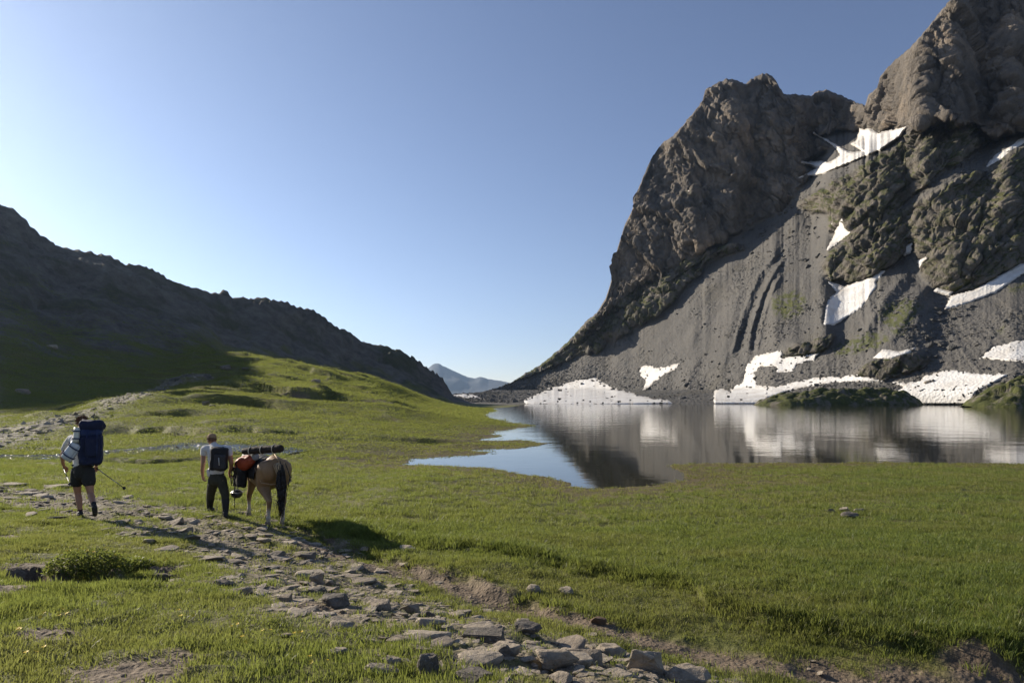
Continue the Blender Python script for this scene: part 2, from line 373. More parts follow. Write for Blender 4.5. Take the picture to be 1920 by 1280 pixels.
v2 = t.n('ShaderNodeTexVoronoi', {'Vector': t.scl((1, 1, 1)), 'Scale': 1.1}); v2d = t.ramp(v2.outputs['Distance'], .05, .6, 1, 0)
v3 = t.n('ShaderNodeTexVoronoi', {'Vector': t.scl((1, 1, .6)), 'Scale': .22}); v4 = t.n('ShaderNodeTexVoronoi', {'Vector': t.scl((1, 1, .6)), 'Scale': .7})
v3c = t.math('ADD', t.math('MULTIPLY', t.ramp(v3.outputs['Color'], 0, 1), 1.6), t.math('MULTIPLY', t.ramp(v4.outputs['Color'], 0, 1), .7))
rockc = t.mix(t.ramp(t.noise(.25, 8, .7), .3, .7), (.060, .055, .048), (.19, .17, .14))
rockc = t.mix(t.ramp(t.noise(.05, 5, .6), .48, .62, 0, .8), rockc, (.055, .060, .024))
mud = t.mix(t.ramp(n2, .3, .7), (.06, .042, .022), (.13, .095, .045))
c = t.mix(t.math('MULTIPLY', t.attr('shore'), .8), green, mud)
c = t.mix(t.math('MULTIPLY', t.attr('trail'), t.ramp(n2, .36, .56)), c, gravel)
c = t.mix(t.math('MULTIPLY', t.attr('stony'), .95), c, t.mix(t.ramp(v2.outputs['Color'], .2, .8), (.05, .044, .035), (.17, .15, .12)))
c = t.mix(t.ramp(t.math('ADD', t.attr('bare'), t.math('MULTIPLY', t.math('SUBTRACT', n4, .5), 1.4)), .3, .7), c, rockc)
c = t.mix(t.attr('dirt'), c, soil)
h = t.math('ADD', t.math('MULTIPLY', n2, .06), t.math('MULTIPLY', n3, .02))
h = t.math('ADD', h, t.math('MULTIPLY', t.math('MULTIPLY', v2d, .35), t.attr('stony')))
h = t.math('ADD', h, t.math('MULTIPLY', t.math('MULTIPLY', pebb, .02), t.math('ADD', t.attr('dirt'), t.attr('trail'))))
h = t.math('ADD', h, t.math('MULTIPLY', t.math('MULTIPLY', t.noise(.5, 9, .72), 2.2), t.attr('bare')))
h = t.math('ADD', h, t.math('MULTIPLY', v3c, t.attr('bare')))
h = t.math('ADD', h, t.math('MULTIPLY', t.noise(7, 5, .7), .05))
GROUND_M = t.done(t.bsdf(c, .85, t.bump(h, 1.0, .85), .25))
ground = link('ground', me, GROUND_M, kind='structure')

# lake
lm = mesh_from('lake', [(-60, 15, 0), (1500, 15, 0), (1500, 900, 0), (-60, 900, 0)], [(0, 1, 2, 3)], False)
t = NT('lake_water')
vs = t.scl((1., 1.2, 1.))
hh = t.math('ADD', t.math('MULTIPLY', t.noise(1.6, 3, .55, vs), .010), t.math('MULTIPLY', t.noise(.22, 3, .5, vs), .035))
far = t.n('ShaderNodeSeparateXYZ', {0: t.pos()}).outputs['Y']
calm = t.ramp(far, 30, 90, .25, 1.0)
hh = t.math('MULTIPLY', hh, calm)
deep = t.bsdf((.030, .028, .018), .04, t.bump(hh, 1.0, 1.0), .5, IOR=1.333)
LAKE_M = t.done(deep)
lake = link('lake', lm, LAKE_M, kind='structure')
# ------------------------------------------------------------------ right mountain: slopes integrated outwards from the far shore
SNP = []
SKY = np.array([(760,746),(830,741),(860,738),(900,735),(930,728),(960,716),(985,700),(1010,686),(1040,662),(1065,640),(1100,601),(1120,585),(1135,560),(1145,530),(1152,495),(1158,465),(1170,425),(1185,395),(1198,350),(1215,310),(1225,290),(1240,270),(1262,255),(1285,230),(1305,205),(1317,190),(1322,170),(1345,155),(1360,148),(1380,150),(1395,157),(1410,148),(1425,140),(1437,137),(1450,145),(1460,160),(1470,177),(1500,177),(1520,181),(1530,172),(1550,168),(1575,178),(1600,190),(1622,198),(1628,178),(1645,165),(1650,145),(1665,125),(1700,95),(1725,70),(1745,45),(1765,20),(1785,0),(1810,-25),(1850,-60),(1900,-90),(1960,-130),(2050,-180),(2150,-160),(2300,-60),(2450,40),(2700,200)], float)
MP0, MP1, MC, MR = 780., 2700., 900, 620
mc = np.unique(np.concatenate([np.linspace(780, 1940, 780), np.linspace(1940, 2700, 130)])); NC = len(mc)
Yt = np.interp(mc, [780, 960, 1000, 1150, 1300, 1450, 1600, 1900, 2300, 2700], [520, 640, 640, 560, 455, 375, 330, 270, 235, 220])
Y0 = np.minimum(Yt, np.interp(mc, [780, 900, 1000, 1300], [420, 400, 350, 340]))
skp = np.interp(mc, SKY[:, 0], SKY[:, 1])
skp = skp+(3.2*perlin(mc/9, 0, 0)+1.8*perlin(mc/3.5, 3, 0))*np.clip((742-skp)/60, 0.15, 1)
v = np.linspace(0, 1, MR); py0 = HOR+CAMZ*F/Y0+2.5
PX2 = np.repeat(mc[:, None], MR, 1); PY2 = py0[:, None]+(skp-py0)[:, None]*v[None]
CRAG = [(1080,640),(1100,590),(1110,300),(1300,100),(1640,100),(1628,240),(1600,246),(1562,240),(1530,252),(1562,272),(1540,290),(1500,305),(1520,330),(1490,370),(1450,403),(1400,428),(1340,453),(1310,470),(1280,490),(1240,512),(1190,540),(1150,575),(1120,600)]
LOWB = [(940,722),(960,700),(1080,600),(1110,600),(1150,575),(1190,540),(1240,512),(1280,490),(1310,470),(1345,462),(1375,455),(1400,462),(1330,492),(1300,520),(1250,580),(1180,620),(1120,652),(1060,676),(1000,702),(975,714)]
WALL = [(1628,-300),(2750,-300),(2750,330),(2200,230),(1920,243),(1865,262),(1831,236),(1741,228),(1705,250),(1696,240),(1648,247),(1630,241),(1627,180)]
RIBA = [(1692,258),(1740,228),(1832,236),(1862,266),(1800,302),(1755,332),(1700,378),(1650,420),(1600,458),(1555,440),(1550,400),(1500,392),(1498,378),(1545,350),(1600,318),(1650,290)]
RIBB = [(1540,500),(1552,470),(1600,448),(1660,408),(1720,378),(1790,338),(1850,320),(1725,400),(1712,455),(1690,480),(1660,505),(1640,516),(1600,530),(1572,532),(1550,520)]
RIBC = [(1712,470),(1708,430),(1725,395),(1800,342),(1850,325),(1870,300),(1925,272),(2050,250),(2400,330),(2400,470),(2000,470),(1925,492),(1890,508),(1831,542),(1785,553),(1750,545),(1732,515),(1726,490)]
OUT1 = [(1466,672),(1470,655),(1500,645),(1560,630),(1545,655),(1500,668)]
OUT2 = [(1605,705),(1620,685),(1660,672),(1710,662),(1745,668),(1735,690),(1700,700),(1655,712)]
BOUL = [(1690,655),(1700,610),(1740,580),(1800,560),(1840,575),(1800,600),(1760,630),(1800,650),(1740,665)]
GRASS = [[(1640,600),(1660,565),(1710,555),(1740,580),(1715,600),(1700,640),(1680,632)],[(1560,650),(1600,630),(1640,615),(1680,640),(1640,655),(1590,668),(1560,675)],[(1865,560),(1890,535),(1930,520),(1960,530),(1900,552)],[(1850,620),(1880,605),(1900,615),(1870,632)],
  [(1440,560),(1480,540),(1520,560),(1500,600),(1450,600)]]
SN = [
 ([(983,752),(990,746),(1010,738),(1050,722),(1085,712),(1115,708),(1128,716),(1150,728),(1178,735),(1212,745),(1250,750),(1262,756),(1150,758),(1050,758),(990,757)], 'broad snow patch on the far shore, leftmost of those touching the lake'),
 ([(1199,690),(1215,684),(1235,690),(1272,682),(1265,693),(1243,703),(1226,716),(1206,730),(1212,711),(1201,702)], 'forked snow patch on dark rubble just above the leftmost shore snowfield'),
 ([(1339,737),(1347,729),(1368,734),(1394,714),(1400,688),(1419,667),(1465,656),(1466,671),(1534,663),(1526,674),(1494,682),(1487,695),(1455,698),(1458,687),(1429,685),(1413,698),(1419,724),(1452,726),(1526,709),(1607,703),(1655,714),(1558,716),(1494,727),(1440,745),(1425,757),(1339,757)], 'branching snowfield curving down to the water left of the knolls'),
 ([(1668,738),(1697,725),(1671,717),(1720,716),(1739,703),(1784,693),(1830,701),(1891,701),(1865,716),(1830,734),(1817,757),(1695,757)], 'wide snowfield reaching the lake between the two grassy knolls'),
 ([(1636,671),(1655,656),(1687,660),(1715,652),(1704,661),(1671,672)], 'thin snow strip above the tan rock outcrop'),
 ([(1838,671),(1865,650),(1907,640),(1960,636),(2010,655),(1990,680),(1920,679),(1897,676)], 'snow patch at the right edge above the rightmost knoll'),
 ([(1544,609),(1549,575),(1554,561),(1583,539),(1630,521),(1659,507),(1641,529),(1644,536),(1616,575),(1565,608)], 'tongue-shaped snowfield hanging on grey scree below the middle rock rib'),
 ([(1554,529),(1583,539),(1572,549)], 'small shaded snow wedge touching the upper corner of the tongue-shaped snowfield'),
 ([(1551,468),(1563,446),(1578,412),(1586,432),(1594,435),(1574,451)], 'narrow upright snow streak beside the left end of the rock rib'),
 ([(1772,579),(1783,556),(1831,543),(1889,509),(1920,494),(1990,470),(2000,488),(1920,511),(1867,547),(1824,564)], 'long curved snow band under the right-hand rock rib'),
 ([(1850,312),(1867,291),(1914,262),(1935,252),(1915,272),(1878,296)], 'slanting snow streak high on the right-hand scree ramp'),
 ([(1546,428),(1567,412),(1565,420)], 'tiny snow fleck above the narrow upright streak'),
 ([(1695,478),(1698,464),(1709,457),(1707,473)], 'little snow pocket in the cleft between two rock ribs'),
 ([(1723,500),(1722,489),(1736,484),(1728,492),(1732,505)], 'small snow crescent at the lower left tip of the right-hand rock rib'),
 ([(1758,541),(1785,548),(1780,553),(1752,546)], 'small snow sliver under the toe of the right-hand rock rib'),
 ([(1526,250),(1569,277),(1576,291),(1558,304),(1499,304),(1535,315),(1497,334),(1544,325),(1601,302),(1651,281),(1687,257),(1697,239),(1648,250),(1630,243),(1612,243),(1607,263),(1596,270),(1619,284),(1594,286),(1560,268)], 'shaded snowfield filling the high notch between the two peaks'),
 ([(830,735),(850,736),(893,741),(900,746),(870,744),(842,740)], 'flat snow strip on the low pass left of the lake'),
 ([(1122,612),(1132,609),(1130,616),(1120,617)], 'tiny bright snow spot on the left shoulder of the crag'),
]
def M(poly, k=0):
    m = inpoly(PX2+7*wob, PY2+7*wob2, poly).astype(float); return blur(m, k) if k else m
wob = fbm(PX2/28, PY2/28, 0, 3); wob2 = fbm(PX2/28, PY2/28, 40, 3)
mCR, mLO, mWA, mRA, mRB, mRC = [M(p, 2) for p in (CRAG, LOWB, WALL, RIBA, RIBB, RIBC)]
mO1, mO2 = M(OUT1, 2), M(OUT2, 2)
rib = np.clip(mRA+mRB+mRC, 0, 1)
T = (HOR-PY2)/F
S = .70+.02*wob
S = np.maximum(S, T+.16)
n_s = fbm(PX2/60, PY2/35, 8, 4)
S = S+mLO*(.55+.9*np.clip(n_s+.1, -.3, 1))
S = S+rib*(.55+1.5*np.clip(n_s+.1, -.35, 1))
def lowedge(m, sh):                        # stronger slope along a rock mass's lower edge
    k = max(1, int(sh)); s = np.concatenate([np.repeat(m[:, :1], k, 1)*0, m[:, :-k]], 1); return np.clip(m-s, 0, 1)
S = S-.10*blur(inpoly(PX2, PY2, [(1300,482),(1450,412),(1500,330),(1500,290),(1700,235),(1690,262),(1600,318),(1545,350),(1500,400),(1440,470)]).astype(float), 5)
S = S+2.6*np.clip(lowedge(mRB, 34)+lowedge(mRC, 38)+lowedge(mRA, 14)+lowedge(mLO, 14), 0, 1)
S = S+mCR*(2.1+.8*n_s)+mWA*(2.3+.8*n_s)+3*(mO1+mO2)
bench = fbm(PX2/150+3, PY2/14, 3, 3)
S = S*(1+.15*np.clip(bench, -.6, 1)*np.clip(mCR+mWA, 0, 1))
S = np.maximum(blur(S, 1), T+.10)
TA = .012; A_ = np.maximum(Yt/Y0, 1.002)[:, None]; T0_ = T[:, :1]
Sa = (-T0_+A_*TA)/(A_-1); Tl = np.minimum(T, TA)
lnA = np.log((Sa-T0_)/(Sa-Tl))                       # gentle apron by the water
Th = np.maximum(T, TA); dTt = np.diff(Th, axis=1, prepend=Th[:, :1]); Sm = np.concatenate([S[:, :1], .5*(S[:, 1:]+S[:, :-1])], 1)
lnY = np.cumsum(dTt/(Sm-Th+dTt*.5), axis=1)
def hblur(A, n): 
    k_ = np.exp(-.5*(np.arange(-2*n, 2*n+1)/n)**2); k_ /= k_.sum()
    return np.apply_along_axis(lambda a_: np.convolve(np.pad(a_, 2*n, mode='edge'), k_, 'valid'), 0, A)
lnY = hblur(lnY, 10)
MY = Y0[:, None]*np.exp(lnY+lnA)
SLP = np.clip(np.gradient(T, axis=1)/np.maximum(np.gradient(lnY+lnA, axis=1), 1e-6), .02, 3)
MX = wx(PX2, MY); MZ = zz(PY2, MY)
rock = np.clip(mCR+mLO*.8+mWA+rib+mO1+mO2, 0, 1)
tal = 1-rock
# big forms: buttresses and gullies standing out of the walls
sw = fbm(MX/160, MY/160, MZ/160, 4)
wX = MX+14*fbm(MX/40, MY/40, MZ/40, 4); wZ = MZ+14*fbm(MX/40+9, MY/40, MZ/40, 4)
clf = np.clip(mCR+mWA, 0, 1); rr = np.clip(mLO+rib+mO1+mO2, 0, 1)
d1 = ridged(wX/125+.9*sw, MY/230, (wZ*.45+MX*.2)/120, 2)
d2 = ridged(wX/46+.5*sw, MY/70, (wZ*.7+MX*.4)/105, 3, gain=.5)
e1 = ridged((MX+MZ*.5)/44, MY/60, (MZ-MX*.5)/26, 3)
g1 = fbm(MX/55, MY/90, 0, 3)
bld = np.clip(fbm(MX/45, MY/45, MZ/30, 3)*2.2+.25, 0, 1)*sstep(700, 640, PY2)+.8*sstep(640, 735, PY2)+.6*M(BOUL, 4)
# scree fans: runnels spreading from the mouth of the high gully
ang = np.arctan2(PX2-1540, PY2-300); rad_ = np.hypot(PX2-1540, PY2-300)
fan = ridged(ang*11+.3*wob, rad_/420, 3, 3)
disp = (mCR*(-24*d1-11*d2)+mWA*(-26*d1-7*d2))+rr*(-13*e1)*np.clip((MY-300)/250, .35, 1.2)+tal*(-6*g1-1.6*fan)*sstep(755, 690, PY2)
# debris-flow channel with levees, and a dark gully
def chan(pts, wpx, depth):
    global disp
    xs = np.interp(PY2, [p[1] for p in pts][::-1], [p[0] for p in pts][::-1]); q = (PX2-xs+2.5*perlin(PY2/14, PX2/40, 3))/wpx
    f = sstep(pts[-1][1]-25, pts[-1][1]+10, PY2)*sstep(pts[0][1]+15, pts[0][1]-10, PY2)*tal
    disp += f*depth*(np.exp(-q*q*2.2)-.7*np.exp(-(np.abs(q)-1.5)**2*5))
chan([(1385,660),(1402,600),(1420,550),(1440,510),(1465,480)], 8, 3.6)
chan([(1412,655),(1422,600),(1435,560),(1452,520)], 6, 3)
chan([(1330,752),(1318,700),(1330,640),(1350,560),(1400,500)], 22, 2.5)
chan([(1255,752),(1270,700),(1300,640)], 16, 1.5)
chan([(1500,640),(1500,560),(1490,500),(1500,440),(1530,400)], 30, 5)
chan([(1640,640),(1690,560),(1720,520)], 20, 3)
snm = np.zeros_like(PX2)
for p_, l_ in SN: snm = np.maximum(snm, inpoly(PX2, PY2, p_).astype(float))
snm = blur(snm, 2); fade = (1-.92*np.clip(snm*1.6, 0, 1))*np.clip((PY2-skp[:, None])/6+.35, 0, 1)*np.clip((py0[:, None]-PY2)/8, 0, 1)*np.interp(mc, [780, 960, 1060], [.12, .3, 1])[:, None]
disp = disp*fade
M1 = np.maximum(MY+disp, 200); X1, Z1 = wx(PX2, M1), zz(PY2, M1)
# fractured detail pushed out along the wall's own normal
def normals(X, Y, Z):
    a = np.stack([np.gradient(q, axis=0) for q in (X, Y, Z)], -1); b_ = np.stack([np.gradient(q, axis=1) for q in (X, Y, Z)], -1)
    n = np.cross(a, b_); n /= np.linalg.norm(n, axis=-1, keepdims=True)+1e-9; return n*np.sign(-n[..., 1:2]+.3*n[..., 2:3]+1e-9)
Nn = normals(blur(X1, 3), blur(M1, 3), blur(Z1, 3))
jx, jz = X1*.88+Z1*.47, Z1*.88-X1*.47
wv = .22*fbm(X1/16, M1/16, Z1/16, 3); wv2 = .22*fbm(X1/16+30, M1/16, Z1/16, 3)
f1 = facets(jx/32+.3*sw+wv, M1/34, jz/190+wv2, 1.1, .5, .06); f2 = facets(jx/11+2*wv, M1/13, jz/75+wv2, 1.1, .5, .10); f3 = facets(jx/4, M1/4.2, jz/15, 1.0, .3, .2)
d3 = ridged(wX/15, M1/20, wZ/34, 3); d4 = fbm(X1/5, M1/9, Z1/6, 3)
kx, kz_ = X1*.70+Z1*.71, Z1*.71-X1*.70               # the lower ribs dip the other way
h1_ = facets(kx/60+wv, M1/30, kz_/15+wv2, 1.1, .4, .08); h2_ = facets(kx/20+wv, M1/11, kz_/6+wv2, 1.1, .4, .12); h3_ = facets(kx/7, M1/4, kz_/2.8, 1.0, .3, .25)
blk = ridged(X1/4.5, M1/5.5, Z1/3.5, 2)
dn = clf*(7.0*f1+3.5*f2+1.5*f3+2.4*d3+.5*d4)+rr*(5.0*h1_+2.8*h2_+1.3*h3_+.5*d4)+tal*(.35+.8*bld)*(.5*blk+.4*d4)+tal*.45*facets(X1/3, M1/3, Z1/3)*(.3+bld)
vw = np.stack([X1, M1, Z1-CAMZ], -1); vw /= np.linalg.norm(vw, axis=-1, keepdims=True); edge = np.clip(np.abs((vw*Nn).sum(-1))*2.6-.15, .12, 1)
dn = dn*np.clip((PY2-skp[:, None])/16+.12, 0, 1)*edge*fade*np.clip(M1/450, .5, 1.3)
MXd = X1+Nn[..., 0]*dn; MYd = np.maximum(M1+Nn[..., 1]*dn, 200); MZd = Z1+Nn[..., 2]*dn
def peak_grid(A): return A
# back side falls away behind the skyline
bk = [(12, -6), (40, -30), (110, -90), (260, -220), (420, -420)]
BX = [MXd]; BY = [MYd]; BZ = [MZd]
for dy, dz in bk:
    f = np.clip(MZd[:, -1]/120, .15, 1.4)
    BY.append((MYd[:, -1]+dy*f)[:, None]); BX.append(wx(mc, MYd[:, -1]+dy*f*.6)[:, None]); BZ.append(np.maximum(MZd[:, -1]+dz*f, -3)[:, None])
AX, AY, AZ = np.concatenate(BX, 1), np.concatenate(BY, 1), np.concatenate(BZ, 1)
me = mesh_from('mountain', np.stack([AX, AY, AZ], -1).reshape(-1, 3), grid_faces(NC, AX.shape[1]))
pad = lambda a: np.concatenate([a, np.repeat(a[:, -1:], len(bk), 1)], 1)
# surface slope decides where turf can hold
gx = np.gradient(MZd, axis=1)/np.maximum(np.abs(np.gradient(MYd, axis=1))+.01, .01)
flat = sstep(1.3, .5, np.abs(gx))
gm = np.zeros_like(PX2)
for g in GRASS: gm = np.maximum(gm, blur(inpoly(PX2+9*wob, PY2+9*wob2, g).astype(float), 5))
gm = np.clip(gm*1.0+.0, 0, 1)*.85*sstep(-.45, .15, fbm(PX2/9, PY2/6, 2, 3))
turf = np.clip(rr*(.55+.9*flat)*sstep(-.35, .2, fbm((PX2+PY2)/26, (PY2-PX2*.55)/11, 4, 3))+gm, 0, 1)
add_attr(me, 'fan', pad(np.clip(.5+.5*fan, 0, 1)*sstep(760, 700, PY2)*tal)); add_attr(me, 'rock', pad(rock)); add_attr(me, 'cliff', pad(clf)); add_attr(me, 'turf', pad(turf)); add_attr(me, 'block', pad(np.clip(bld, 0, 1)))
t = NT('mountain_rock')
a1 = t.noise(.018, 6, .6); a2 = t.noise(.09, 8, .65); a3 = t.noise(.5, 7, .7)
st = t.noise(.05, 7, .6, t.scl((1.0, 1.0, .28)), .6)
cl = t.mix(t.ramp(st, .3, .7), (.090, .081, .071), (.235, .203, .168))
cl = t.mix(t.ramp(a1, .5, .68), cl, (.34, .27, .20))
cl = t.mix(t.ramp(a2, .5, .75, 0, .7), cl, (.075, .068, .062))
rr_ = t.mix(t.ramp(a2, .3, .7), (.085, .078, .068), (.22, .195, .16))
tl = t.mix(t.ramp(a1, .35, .65), (.064, .063, .061), (.102, .097, .090)); tl = t.mix(t.ramp(a3, .42, .75, 0, .45), tl, (.19, .18, .165))
tl = t.mix(t.ramp(t.noise(.03, 5, .6), .52, .72, 0, .6), tl, (.085, .075, .052))
tl = t.mix(t.ramp(t.attr('fan'), .45, .85, 0, .5), tl, (.125, .118, .108))
c = t.mix(t.attr('rock'), tl, rr_); c = t.mix(t.attr('cliff'), c, cl)
c = t.mix(t.math('MULTIPLY', t.ramp(t.math('ADD', t.attr('turf'), t.math('MULTIPLY', t.math('SUBTRACT', a3, .5), .9)), .35, .75), .9), c, t.mix(t.ramp(a2, .35, .65), (.045, .055, .018), (.095, .10, .030)))
vb = t.n('ShaderNodeTexVoronoi', {'Vector': t.pos(), 'Scale': .45}); vbd = t.ramp(vb.outputs['Distance'], 0, .7, 1, 0)
vc = t.n('ShaderNodeTexVoronoi', {'Vector': t.pos(), 'Scale': 1.1}); vcd = t.ramp(vc.outputs['Distance'], 0, .7, 1, 0)
w1_ = t.n('ShaderNodeTexVoronoi', {'Vector': t.scl((1, 1, .55)), 'Scale': .13}); w2_ = t.n('ShaderNodeTexVoronoi', {'Vector': t.scl((1, 1, .6)), 'Scale': .42})
h = t.math('MULTIPLY', a3, 1.1)
h = t.math('ADD', h, t.math('MULTIPLY', t.math('ADD', t.math('MULTIPLY', t.ramp(w1_.outputs['Color'], 0, 1), 2.6), t.math('MULTIPLY', t.ramp(w2_.outputs['Color'], 0, 1), 1.2)), t.attr('rock')))
h = t.math('ADD', h, t.math('MULTIPLY', t.noise(.16, 8, .7, t.scl((1, 1, .45))), t.math('MULTIPLY', t.attr('rock'), 7)))
h = t.math('ADD', h, t.math('MULTIPLY', t.math('MULTIPLY', vbd, 1.1), t.math('ADD', t.math('MULTIPLY', t.attr('block'), .9), .1)))
h = t.math('ADD', h, t.math('MULTIPLY', vcd, .35))
ROCK_M = t.done(t.bsdf(c, .9, t.bump(h, 1.0, .8), .2))
mountain = link('mountain', me, ROCK_M, kind='structure')

# snow
t = NT('old_snow')
sn = t.noise(.8, 4, .6); sf = t.noise(.12, 5, .6)
cs = t.mix(t.ramp(sf, .42, .75), (.63, .62, .60), (.47, .44, .40)); cs = t.mix(t.ramp(t.noise(1.7, 5, .75), .60, .74, 0, .55), cs, (.34, .30, .25)); cs = t.mix(t.math('MULTIPLY', t.attr('rim'), t.ramp(t.noise(.6, 4, .6), .35, .6)), cs, (.36, .32, .27))
cups = t.n('ShaderNodeTexVoronoi', {'Vector': t.scl((1, 1, 1.2)), 'Scale': .8}).outputs['Distance']
SNOW_M = t.done(t.bsdf(cs, .7, t.bump(t.math('ADD', t.math('MULTIPLY', cups, .35), t.math('MULTIPLY', sn, .25)), 1.0, .7), .3))
def surf(px, py, arr):
    ci = np.interp(px, mc, np.arange(NC)); c0 = np.clip(ci.astype(int), 0, NC-2); fc = ci-c0
    def colv(c):
        r = np.clip((py-py0[c])/(skp[c]-py0[c])*(MR-1), 0, MR-1.001); r0 = r.astype(int); fr = r-r0
        return arr[c, r0]*(1-fr)+arr[c, r0+1]*fr
    return colv(c0)*(1-fc)+colv(c0+1)*fc
MYs = blur(MY+disp, 6)
def snow(poly, label, off=1.3, step=1.6, nz=3.0):
    xs = np.array([p[0] for p in poly]); ys = np.array([p[1] for p in poly])
    ax = np.arange(xs.min()-6, xs.max()+6, step); ay = np.arange(ys.max()+6, ys.min()-6, -step*.8)
    PX, PY = np.meshgrid(ax, ay, indexing='ij')
    d, _ = seg_dist(PX, PY, poly, True); ins = np.where(inpoly(PX, PY, poly), d, -d)
    sc_ = min(1., (ys.max()-ys.min())/30.)
    ins0 = ins.copy()
    ins = ins+nz*sc_*(fbm(PX/11, PY/6, 1, 3)*1.3+fbm(PX/3.5, PY/2.2, 5, 2)*.7)
    if nz > 5: ins = ins-16*sstep(.22, .5, fbm(PX/16+xs[0], PY/4.5, 9, 3))*sstep(-2, 12, ins0)-7*sstep(.3, .55, fbm(PX/4+xs[0], PY/2, 19, 2))
    PY = np.maximum(PY, np.interp(PX, mc, skp)+1)
    Y = surf(PX, PY, MYs)
    sl = surf(PX, PY, SLP); offy = np.clip(off*.55/sl, off, 22)
    Y = Y-offy*np.clip((ins0+2.0)/4, -1.2, 1)
    keep = ins > -2.2
    V = np.stack([wx(PX, Y), Y, np.maximum(zz(PY, Y), -.2)], -1).reshape(-1, 3)
    Fc = grid_faces(*PX.shape); kf = keep.ravel()[Fc].all(1); Fc = Fc[kf]
    if len(Fc) == 0: return
    used = np.unique(Fc); mp = np.zeros(len(V), int); mp[used] = np.arange(len(used))
    ms_ = mesh_from('snow_patch', V[used], mp[Fc]); add_attr(ms_, 'rim', sstep(2.6, -.5, ins.ravel()[used])*.8)
    o = link('snow_patch', ms_, SNOW_M, label=label, cat='snow patch', group='old snow patches on the mountain')
for i, (p, lb) in enumerate(SN): snow(p, lb, off=6.0 if i == 15 else 2.0 if i in (6, 9) else 1.3, step=1.6 if len(p) > 8 else 1.0, nz=5.5 if i in (0, 1, 3, 2, 5) else 2.4)

# grassy knolls standing in front of the far shore
t = NT('knoll_turf')
k1 = t.noise(.35, 6, .65); k2 = t.noise(2, 5, .7)
cc = t.mix(t.ramp(k1, .35, .62), (.042, .050, .016), (.082, .088, .028)); cc = t.mix(t.ramp(t.noise(.22, 7, .7), .50, .60), cc, (.14, .125, .10))
KNOLL_M = t.done(t.bsdf(cc, .9, t.bump(t.math('ADD', t.math('MULTIPLY', k1, 1.2), t.math('MULTIPLY', k2, .25)), 1.0, .8), .2))
def knoll(prof, Yc, depth, label):
    xs = np.array([p[0] for p in prof], float); tops = np.array([p[1] for p in prof], float)
    ax = np.linspace(xs[0], xs[-1], 170); ad = np.linspace(-1, 1, 70)
    PX, D = np.meshgrid(ax, ad, indexing='ij')
    top = np.interp(PX, xs, tops); H = np.maximum(zz(top, Yc), .05)*.78
    e = np.minimum(PX-xs[0], xs[-1]-PX)
    wdt = depth*np.clip(e/45, .12, 1)**.5
    Y = Yc+D*wdt
    X = wx(PX, Yc)+0*Y
    z = H*np.clip(1-np.abs(D)**2.2, 0, 1)**.75-.4
    z = z+np.clip(H/6, .15, 1)*(1.6*ridged(X/13, Y/7, 2, 4)-.7+1.6*facets(X/6, Y/4, z/4, .9, .6, .3))*(1-np.abs(D)**4)
    me = mesh_from('grassy_knoll', np.stack([X, Y, z], -1).reshape(-1, 3), grid_faces(*PX.shape))
    return link('grassy_knoll', me, KNOLL_M, kind='structure', label=label)
knoll([(1415,757),(1430,744),(1460,735),(1500,727),(1560,720),(1610,722),(1655,719),(1700,729),(1712,738),(1725,757)], 298, 14, 'low dark green knoll in the water before the snow, the left one')
knoll([(1812,757),(1835,738),(1860,722),(1885,704),(1925,690),(1980,676),(2080,650),(2250,700),(2350,757)], 226, 12, 'green knoll with boulders at the right edge of the far shore')

# far blue mountain
fx = np.linspace(700, 1120, 140)
ft = np.interp(fx, [700,760,805,812,820,840,875,890,900,905,915,950,975,1010,1060,1120], [735,715,684,678,676,686,702,705,702,703,706,712,720,722,728,745])
ft = ft+1.0*perlin(fx/6, 0, 2)
dd = np.linspace(0, 1, 40); FX, DD = np.meshgrid(fx, dd, indexing='ij'); FY = 6000+2200*DD
hp = np.where(DD < .55, (DD/.55)**1.1, 1-(DD-.55)*.9); topz = zz(ft, 6000+2200*.55)
FZ = topz[:, None]*hp; XX = wx(FX, FY)
FZ = FZ+60*ridged(XX/600, FY/600, 0, 4)*np.sin(np.pi*np.clip(DD/.55, 0, 1))*(DD < .55)
me = mesh_from('distant_mountain', np.stack([XX, FY, FZ-20], -1).reshape(-1, 3), grid_faces(*FX.shape))
link('distant_mountain', me, simple('far_rock', (.055, .062, .075), .9, scale=.004, bumpd=10), kind='structure')

# air
bpy.ops.mesh.primitive_cube_add(size=1)
hz = bpy.context.object; hz.name = 'haze'; hz['kind'] = 'stuff'
hz.location = (0, 4450, 495); hz.scale = (14000, 9300, 1010)
t = NT('thin_haze')
vol = t.n('ShaderNodeVolumePrincipled', {'Color': (.50, .71, 1.0, 1), 'Density': 0.000048, 'Anisotropy': 0.62})
t.set(t.out.inputs['Volume'], vol.outputs[0]); hz.data.materials.append(t.m)
